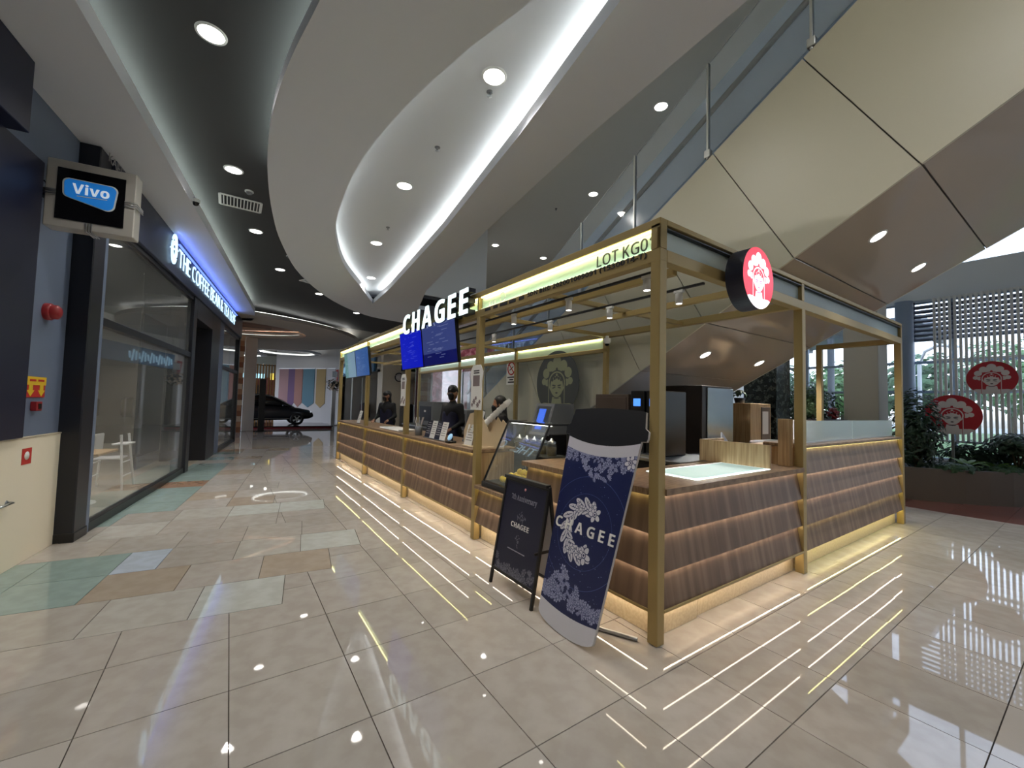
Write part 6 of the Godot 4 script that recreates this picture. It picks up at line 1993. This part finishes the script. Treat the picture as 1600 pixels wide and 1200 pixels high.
	var dark := mat("board_frame", rgb(26, 24, 24), 0.45)
	for side in [-1, 1]:
		var fb := Transform3D(FACE_W * Basis(Vector3.RIGHT, -lean2) if side < 0 else Basis(Vector3(0, 0, -1), UP, Vector3(1, 0, 0)) * Basis(Vector3.RIGHT, -lean2 * 0.86), Vector3(side * 0.165, 0, 0))
		for x in [-0.305, 0.305]:
			put(a, "leg", cbox(Vector3(0.026, 0.955, 0.026), 0.003), dark, fb * at(x, 0.478, -0.013))
		put(a, "frame_rail", cbox(Vector3(0.61, 0.03, 0.026), 0.003), dark, fb * at(0, 0.94, -0.013))
		put(a, "frame_rail", cbox(Vector3(0.61, 0.026, 0.026), 0.003), dark, fb * at(0, 0.14, -0.013))
		if side < 0:
			var pi := Image.create(256, 320, false, Image.FORMAT_RGBA8)
			pi.fill(rgb(28, 30, 56))
			for i in 70:
				var x := rng.randf_range(0, 256)
				var y := 320 - rng.randf() * (22 + 50 * absf(x / 256 - 0.45))
				if rng.randf() < 0.5:
					sprig(pi, Vector2(x, y), rng.randf_range(9, 18), rgb(120, 120, 134), rgb(28, 30, 50))
				else:
					bloom(pi, Vector2(x, y), rng.randf_range(7, 15), rgb(112, 112, 126), rgb(28, 30, 50))
			for i in 24:
				ell(pi, Vector2(128 + rng.randfn() * 16, 118 + rng.randfn() * 8), Vector2(rng.randf_range(2, 9), 1.4), rng.randf() * 3, rgb(120, 122, 136))
			for i in 16:
				ell(pi, Vector2(124 + rng.randfn() * 7, 192 + rng.randfn() * 11), Vector2(rng.randf_range(2, 6), 2), rng.randf() * 3, rgb(110, 112, 126))
			var pmat := mat("board_print", Color.WHITE, 0.4)
			pmat.albedo_texture = ImageTexture.create_from_image(pi)
			var sf := start()
			face(sf, [Vector3(-0.293, 0.152, -0.008), Vector3(0.293, 0.152, -0.008), Vector3(0.293, 0.926, -0.008), Vector3(-0.293, 0.926, -0.008)], Vector3.BACK, [Vector2(0, 1), Vector2(1, 1), Vector2(1, 0), Vector2(0, 0)])
			var ps := put(a, "poster", sf.commit(), pmat, fb)
			put(a, "backing", cbox(Vector3(0.586, 0.776, 0.008), 0.0), mats.board_white, fb * at(0, 0.539, -0.016))
			var grey := mat("poster_text", rgb(150, 150, 164), 0.6)
			text(ps, "letter", "7th Anniversary", 0.045, 0.002, grey, at(0, 0.76, -0.005), 0.37, font("Droid Serif", 400))
			text(ps, "letter", "CHAGEE", 0.042, 0.002, mats.paper, at(0, 0.545, -0.005), 0.26, font("Droid Sans", 700))
			put(a, "print_line", cbox(Vector3(0.25, 0.008, 0.002), 0.0), grey, fb * at(0, 0.36, -0.005))
			put(a, "red_mark", lathe_mesh([Vector2(0, 0.002), Vector2(0.012, 0.002), Vector2(0.012, 0)], 10), mat("mark_red", rgb(220, 150, 150), 0.6), fb * at(0, 0.88, -0.006, Basis(Vector3.RIGHT, PI / 2)))
		else:
			put(a, "back_panel", cbox(Vector3(0.586, 0.776, 0.01), 0.0), mats.board_white, fb * at(0, 0.539, -0.014))
	put(a, "hinge_bar", cbox(Vector3(0.05, 0.03, 0.62), 0.004), dark, at(0, 0.945, 0))
	put(a, "stay", cbox(Vector3(0.24, 0.02, 0.015), 0.002), dark, at(0, 0.42, 0.29))


# ---------------------------------------------------------------- people
func person(label: String, t: Transform3D, h: float, pose: Dictionary) -> void:
	var p := thing("person", label, "person", t)
	var k := h / 1.72
	var st := start()
	var hip := Vector3(0, 0.92, 0) * k
	var chest: Vector3 = Vector3(0, 1.24, 0.0) * k + pose.get("bend", Vector3.ZERO)
	var neck: Vector3 = Vector3(0, 1.45, 0.0) * k + pose.get("bend", Vector3.ZERO) * 1.4
	var bones := [[hip + Vector3(-0.07, 0.02, 0), hip + Vector3(0.07, 0.02, 0), 0.125 * k, 0.125 * k], [hip, chest, 0.125 * k, 0.14 * k], [chest + Vector3(-0.08, 0.06, 0), chest + Vector3(0.08, 0.06, 0), 0.12 * k, 0.12 * k], [chest, neck, 0.13 * k, 0.06 * k]]
	var hands := []
	for s in [-1, 1]:
		var sh: Vector3 = chest + Vector3(s * 0.18, 0.13, 0) * k
		var el: Vector3 = sh + pose.get("elbow%d" % s, Vector3(s * 0.06, -0.28, 0.02)) * k
		var wr: Vector3 = el + pose.get("wrist%d" % s, Vector3(-s * 0.04, -0.1, 0.22)) * k
		bones.append([sh, el, 0.062 * k, 0.048 * k])
		bones.append([el, wr, 0.045 * k, 0.032 * k])
		hands.append([wr, (wr - el).normalized(), s])
		var kn := Vector3(s * 0.1, 0.48, 0.02) * k
		var an := Vector3(s * 0.1, 0.08, -0.02) * k
		bones.append([hip + Vector3(s * 0.09, -0.03, 0) * k, kn, 0.09 * k, 0.06 * k])
		bones.append([kn, an, 0.058 * k, 0.042 * k])
		bones.append([an + Vector3(0, -0.035, 0), an + Vector3(s * 0.02, -0.045, 0.17) * k, 0.042 * k, 0.032 * k])
	field_mesh(st, bones, 0.022, 0.05)
	st.index()
	st.generate_normals()
	put(p, "body", st.commit(), pose.cloth)
	# head, neck and hands in skin
	var sk := start()
	var hd: Vector3 = neck + Vector3(0, 0.13, 0.02) * k
	var face_d: Vector3 = pose.get("face", Vector3(0, 0, 1)).normalized()
	var side := UP.cross(face_d).normalized()
	var hb := [[neck - Vector3(0, 0.03, 0), hd, 0.05 * k, 0.055 * k], [hd + Vector3(0, 0.02, 0) - face_d * 0.015, hd + Vector3(0, 0.05, 0) - face_d * 0.01, 0.082 * k, 0.085 * k], [hd + face_d * 0.035 - Vector3(0, 0.045, 0), hd + face_d * 0.03, 0.05 * k, 0.066 * k], [hd + face_d * 0.088 - Vector3(0, 0.008, 0), hd + face_d * 0.085 + Vector3(0, 0.02, 0), 0.014 * k, 0.009 * k]]
	for s in [-1, 1]:
		hb.append([hd + side * s * 0.082 * k + Vector3(0, -0.012, 0), hd + side * s * 0.086 * k + Vector3(0, 0.022, 0), 0.012 * k, 0.016 * k])
	field_mesh(sk, hb, 0.009, 0.02)
	sk.index()
	sk.generate_normals()
	var head := put(p, "head", sk.commit(), mat("skin", rgb(150, 108, 84), 0.5))
	for q in hands:
		var w: Vector3 = q[0]
		var d: Vector3 = q[1]
		var across := d.cross(Vector3(0, 1, 0.01)).normalized()
		var nrm := across.cross(d).normalized()
		var fb := [[w, w + d * 0.075 * k, 0.026 * k, 0.03 * k], [w + d * 0.07 * k - across * 0.022, w + d * 0.07 * k + across * 0.022, 0.018, 0.018]]
		for i in 4:
			var root: Vector3 = w + d * 0.08 * k + across * (i - 1.5) * 0.019
			var l: float = [0.07, 0.08, 0.075, 0.058][i] * k
			fb.append([root, root + d * l * 0.55 - nrm * 0.008, 0.0095, 0.009])
			fb.append([root + d * l * 0.55 - nrm * 0.008, root + d * l * 0.85 - nrm * 0.035, 0.009, 0.0075])
		fb.append([w + d * 0.03 * k - across * 0.028 * q[2], w + d * 0.075 * k - across * 0.055 * q[2], 0.0115, 0.009])
		var hs := start()
		field_mesh(hs, fb, 0.006, 0.008)
		hs.index()
		hs.generate_normals()
		put(p, "hand", hs.commit(), mats.skin)
	# mask, eyes, hair or scarf, apron
	for s in [-1, 1]:
		put(head, "eye", lathe_mesh([Vector2(0, -0.008), Vector2(0.011, 0.0), Vector2(0, 0.008)], 10), mats.black, Transform3D(Basis(), hd + face_d * 0.076 * k + side * s * 0.032 * k + Vector3(0, 0.028, 0)))
	if pose.get("mask", false):
		var mk := start()
		field_mesh(mk, [[hd + face_d * 0.05 - Vector3(0, 0.055, 0), hd + face_d * 0.052 - Vector3(0, 0.01, 0), 0.05 * k, 0.058 * k]], 0.009, 0.01)
		mk.index()
		mk.generate_normals()
		put(head, "face_mask", mk.commit(), mats.black)
	var hr := start()
	var hair := []
	if pose.get("scarf", false):
		hair = [[hd + Vector3(0, 0.05, 0) - face_d * 0.04, hd + Vector3(0, 0.02, 0) - face_d * 0.06, 0.108 * k, 0.105 * k], [hd - face_d * 0.045 - Vector3(0, 0.02, 0), neck - Vector3(0, 0.06, 0) - face_d * 0.02, 0.1 * k, 0.13 * k], [neck - Vector3(0.09, 0.06, 0), neck - Vector3(-0.09, 0.06, 0), 0.085 * k, 0.085 * k]]
	else:
		hair = [[hd + Vector3(0, 0.075, 0) - face_d * 0.03, hd + Vector3(0, 0.075, 0) + face_d * 0.015, 0.085 * k, 0.08 * k], [hd + Vector3(0, 0.05, 0) - face_d * 0.045, hd - Vector3(0, 0.03, 0) - face_d * 0.04, 0.082 * k, 0.068 * k]]
		if pose.get("long", false):
			hair.append([hd - face_d * 0.05, neck - face_d * 0.09 - Vector3(0, 0.08, 0), 0.075 * k, 0.05 * k])
	field_mesh(hr, hair, 0.012, 0.03)
	hr.index()
	hr.generate_normals()
	put(head, "headscarf" if pose.get("scarf", false) else "hair", hr.commit(), mat("hair_black", rgb(16, 15, 16), 0.55))
	if pose.get("cap", false):
		var cp := start()
		field_mesh(cp, [[hd + Vector3(0, 0.1, 0) - face_d * 0.03, hd + Vector3(0, 0.1, 0) + face_d * 0.02, 0.078 * k, 0.075 * k], [hd + Vector3(0, 0.085, 0) + face_d * 0.07, hd + Vector3(0, 0.08, 0) + face_d * 0.13, 0.03, 0.014]], 0.011, 0.02)
		cp.index()
		cp.generate_normals()
		put(head, "cap", cp.commit(), mats.black)
	var ap := start()
	field_mesh(ap, [[hip + Vector3(-0.06, -0.25, 0.035) * k, hip + Vector3(-0.06, 0.3, 0.03) * k + pose.get("bend", Vector3.ZERO) * 0.8, 0.125 * k, 0.118 * k], [hip + Vector3(0.06, -0.25, 0.035) * k, hip + Vector3(0.06, 0.3, 0.03) * k + pose.get("bend", Vector3.ZERO) * 0.8, 0.125 * k, 0.118 * k]], 0.022, 0.04)
	ap.index()
	ap.generate_normals()
	put(p, "apron", ap.commit(), mat("apron_navy", rgb(30, 32, 62), 0.7))


func people() -> void:
	var black := mat("shirt_black", rgb(18, 18, 22), 0.75)
	person("standing person in black cap, mask and navy apron behind the menu cards", Transform3D(Basis(UP, -1.2), Vector3(3.33, 0.15, -6.75)), 1.74, {"cloth": black, "mask": true, "cap": true, "face": Vector3(0.35, -0.05, 1)})
	person("person with long dark hair in black leaning over the far worktop", Transform3D(Basis(UP, -0.9), Vector3(3.4, 0.15, -10.6)), 1.72, {"cloth": black, "long": true, "mask": true, "bend": Vector3(0, -0.02, 0.06), "face": Vector3(-0.4, -0.3, 1)})
	person("person in a black headscarf bending over beside the cup rack", Transform3D(Basis(UP, -1.9), Vector3(3.52, 0.15, -5.3)), 1.6, {"cloth": black, "scarf": true, "mask": true, "bend": Vector3(0, -0.03, 0.08), "face": Vector3(0.1, -0.35, 1)})


# ---------------------------------------------------------------- planting
func bush(called: String, label: String, p: Vector3, r: Vector3, count: int, l: float, w: float, m: Material, stem_h: float, group := "", cat := "plant") -> void:
	var b := thing(called, label, cat, at(p.x, p.y, p.z), group)
	var st := start()
	for i in count:
		var d := Vector3(rng.randfn(), rng.randfn(), rng.randfn()).normalized()
		var q := d * r * pow(rng.randf(), 0.4) + Vector3(0, stem_h + r.y * 0.8, 0)
		if q.y < 0.02:
			q.y = 0.02 + rng.randf() * 0.1
		leaf(st, q, (d + Vector3(0, 0.6, 0)).normalized(), l * rng.randf_range(0.7, 1.3), w * rng.randf_range(0.7, 1.2))
	put(b, "foliage", st.commit(), m)
	for i in 3:
		put(b, "stem", tube_mesh([Vector3(0.02 * i, 0, 0), Vector3((i - 1) * r.x * 0.3, stem_h + r.y * 0.8, r.z * 0.2 * (i - 1))], 0.012 + r.y * 0.02, 6), mat("stem", rgb(78, 66, 46), 0.8))


func rosette(label: String, p: Vector3, n: int, l: float, w: float, m: Material, group := "") -> void:
	var b := thing("leafy_plant", label, "plant", at(p.x, p.y, p.z), group)
	for i in n:
		var a := TAU * i / n + rng.randf() * 0.4
		var tilt := rng.randf_range(0.35, 1.1)
		var d := Vector3(cos(a), 0, sin(a))
		var side := d.cross(UP)
		var st := start()
		var prev := []
		for k in 6:
			var t := k / 5.0
			var c := d * l * t * cos(tilt * (1 - t * 0.6)) + UP * l * (sin(tilt) * t - 0.35 * t * t)
			var ww := w * sin(PI * clampf(t * 0.92 + 0.06, 0, 1))
			var row := [c - side * ww / 2 + UP * ww * 0.15, c, c + side * ww / 2 + UP * ww * 0.15]
			if k > 0:
				for s in 2:
					face(st, [prev[s], prev[s + 1], row[s + 1], row[s]], UP)
			prev = row
		put(b, "leaf", st.commit(), m)


func plants() -> void:
	# curved planter
	var pl := thing("curved_planter", "curved brown planter wall in front of the windows", "planter")
	var c := Vector2(13.5, -3.5)
	var outer := []
	var inner := []
	for i in 33:
		var a := lerpf(0.08, TAU * 0.5 + 0.75, i / 32.0)
		var q := c + Vector2(cos(a), sin(a)) * 3.08
		if q.x < 13.05:
			outer.append(q)
			inner.append(c + Vector2(cos(a), sin(a)) * 2.95)
	inner.reverse()
	var brown := mat("planter_brown", rgb(108, 96, 84), 0.45)
	put(pl, "wall", slab_mesh(outer + inner, 0.0, 0.6), brown)
	put(pl, "soil", slab_mesh(inner, 0.02, 0.52), mat("soil", rgb(38, 30, 24), 0.9))
	var g1 := mat("leaf_deep", rgb(34, 58, 36), 0.4)
	var g2 := mat("leaf_mid", rgb(54, 84, 50), 0.4)
	var g3 := mat("leaf_fresh", rgb(110, 150, 62), 0.4)
	for m in [g1, g2, g3]:
		m.backlight_enabled = true
		m.backlight = m.albedo_color * 0.5
	bush("shrub", "tall dense dark green shrub beside the end post of the kiosk", Vector3(11.1, 0.52, -2.2), Vector3(0.42, 0.85, 0.4), 1000, 0.16, 0.06, g1, 0.1)
	bush("shrub", "wide dark bush behind the frosted guard of the kiosk", Vector3(11.0, 0.52, -3.95), Vector3(0.7, 0.6, 0.6), 900, 0.15, 0.06, g1, 0.7)
	bush("shrub", "low dark bush between the tall shrub and the square beige column", Vector3(11.3, 0.52, -2.85), Vector3(0.3, 0.34, 0.3), 500, 0.15, 0.06, g1, 0.05)
	bush("shrub", "flat topped dark shrub standing before the slat screen", Vector3(12.3, 0.52, -1.05), Vector3(0.55, 0.22, 0.42), 420, 0.16, 0.08, g1, 0.38)
	bush("shrub", "low grey green ground shrub along the planter edge", Vector3(11.4, 0.52, -1.75), Vector3(0.5, 0.1, 0.35), 320, 0.12, 0.07, g2, 0.02)
	bush("shrub", "low leafy ground shrub at the outer rim of the planter", Vector3(12.1, 0.52, -1.2), Vector3(0.6, 0.09, 0.3), 320, 0.12, 0.07, g2, 0.02)
	bush("shrub", "dark arching palm shrub between the column and the kiosk end", Vector3(11.2, 0.52, -4.8), Vector3(0.6, 0.7, 0.6), 420, 0.3, 0.05, g2, 0.6)
	bush("shrub", "long dark hedge along the sill behind the slat screen base", Vector3(12.5, 0.52, -1.55), Vector3(0.2, 0.3, 0.8), 700, 0.14, 0.06, g1, 0.05)
	bush("shrub", "dark hedge continuing along the sill past the flat topped shrub", Vector3(12.6, 0.52, -0.5), Vector3(0.3, 0.28, 0.9), 600, 0.14, 0.06, g1, 0.05)
	rosette("bright green leafy plant below the larger emblem board", Vector3(11.6, 0.6, -1.62), 11, 0.34, 0.1, g3)
	rosette("yellow green leafy plant in the middle of the planter front", Vector3(12.0, 0.58, -1.3), 11, 0.32, 0.1, g3)
	rosette("small bright leafy plant close to the planter rim", Vector3(12.45, 0.56, -0.95), 10, 0.3, 0.09, g3)
	# white trough with shrubs behind the tall bay
	var tr := thing("white_trough", "long white plant trough behind the frosted guard", "planter", at(7.6, 0, -3.6))
	tr.position = Vector3(9.3, 0, -3.15)
	box(tr, "body", Vector3(1.7, 1.45, 0.4), Vector3(0, 0.725, 0), mats.white, 0.01)
	box(tr, "soil_bed", Vector3(1.6, 0.02, 0.32), Vector3(0, 1.455, 0), mats.soil, 0.0)
	bush("trough_shrub", "bushy green shrub with small pale leaves growing in the white trough", Vector3(8.85, 1.46, -3.15), Vector3(0.38, 0.34, 0.25), 620, 0.08, 0.045, mat("leaf_pale", rgb(92, 124, 84), 0.35), 0.1)
	bush("red_plant", "small red leaved plant in the white trough", Vector3(9.9, 1.46, -3.15), Vector3(0.14, 0.12, 0.12), 90, 0.1, 0.04, mat("leaf_red", rgb(140, 40, 40), 0.5), 0.03)


# ---------------------------------------------------------------- outdoors
func outside() -> void:
	var gr := put(self, "ground_outside", slab_mesh([P2(13.3, 30), P2(90, 30), P2(90, -60), P2(13.3, -8.9)], -0.4, -0.2), mat("paving", rgb(150, 152, 150), 0.8))
	gr.set_meta("kind", "structure")
	var lawn := put(self, "lawn", slab_mesh([P2(19, 25), P2(60, 25), P2(60, -40), P2(19, -22)], -0.2, -0.12), mat("grass", rgb(86, 116, 60), 0.9))
	lawn.set_meta("kind", "structure")
	# covered walk outside the glass
	var cv := thing("covered_walk", "flat pale canopy roof on thin posts outside the glass", "canopy", at(16.5, 0, -9.5))
	cv.position = Vector3(16.8, -0.2, -5.8)
	box(cv, "roof", Vector3(4.0, 0.22, 6.0), Vector3(0, 4.3, 0), mat("canopy_grey", rgb(150, 156, 164), 0.6), 0.01)
	for i in 4:
		put(cv, "post", lathe_mesh([Vector2(0.09, 0.0), Vector2(0.09, 4.2)], 12), mats.canopy_grey, at(-1.6, 0, -2.7 + i * 1.8))
		box(cv, "rib", Vector3(4.0, 0.12, 0.14), Vector3(0, 4.14, -2.7 + i * 1.8), mats.canopy_grey, 0.01)
	var lp := thing("street_lamp", "white curved street lamp standing outside the window", "lamp post", at(21.0, -0.2, -4.05))
	put(lp, "pole", tube_mesh([Vector3(0, 0, 0), Vector3(0, 3.6, 0), Vector3(0, 4.1, 0.15), Vector3(0, 4.3, 0.5), Vector3(0, 4.25, 0.8)], 0.06, 8), mats.white)
	put(lp, "head", lathe_mesh([Vector2(0, -0.06), Vector2(0.16, -0.04), Vector2(0.12, 0.04), Vector2(0, 0.06)], 12), mats.white, at(0, 4.22, 0.9))
	var tones := [rgb(70, 104, 60), rgb(92, 128, 72), rgb(58, 92, 58)]
	var spots := [[24, -4.5, 3.4], [26, -1.0, 3.0], [23, 2.0, 3.2], [27, 5.0, 3.8], [28, -8.5, 3.6], [31, -13.0, 4.0], [25, -12.5, 3.0], [33, -3.0, 4.6], [35, 3.0, 5.0], [36, -18, 4.4], [24, 8.5, 3.4]]
	for i in spots.size():
		var q: Array = spots[i]
		var t := thing("tree", ["broad green tree outside beyond the slat screen", "lighter green tree outside the window", "dark green tree standing outside beyond the paving"][i % 3], "tree", at(q[0], -0.2, q[1]), "trees outside the windows " + ["a", "b", "c"][i % 3])
		var m := mat("tree_leaf_%d" % (i % 3), tones[i % 3], 0.5)
		m.backlight_enabled = true
		m.backlight = tones[i % 3] * 0.6
		var st := start()
		var r: float = q[2] * 0.55
		for n in 800:
			var d := Vector3(rng.randfn(), rng.randfn(), rng.randfn()).normalized()
			var p := d * Vector3(r, r * 0.8, r) * pow(rng.randf(), 0.35) + Vector3(0, q[2] * 0.85, 0)
			leaf(st, p, (d + Vector3(0, 0.4, 0)).normalized(), rng.randf_range(0.3, 0.55), 0.26)
		put(t, "crown", st.commit(), m)
		put(t, "trunk", tube_mesh([Vector3.ZERO, Vector3(0.1, q[2] * 0.5, 0), Vector3(0.05, q[2] * 0.9, 0.1)], [0.16, 0.12, 0.06], 8), mats.stem)
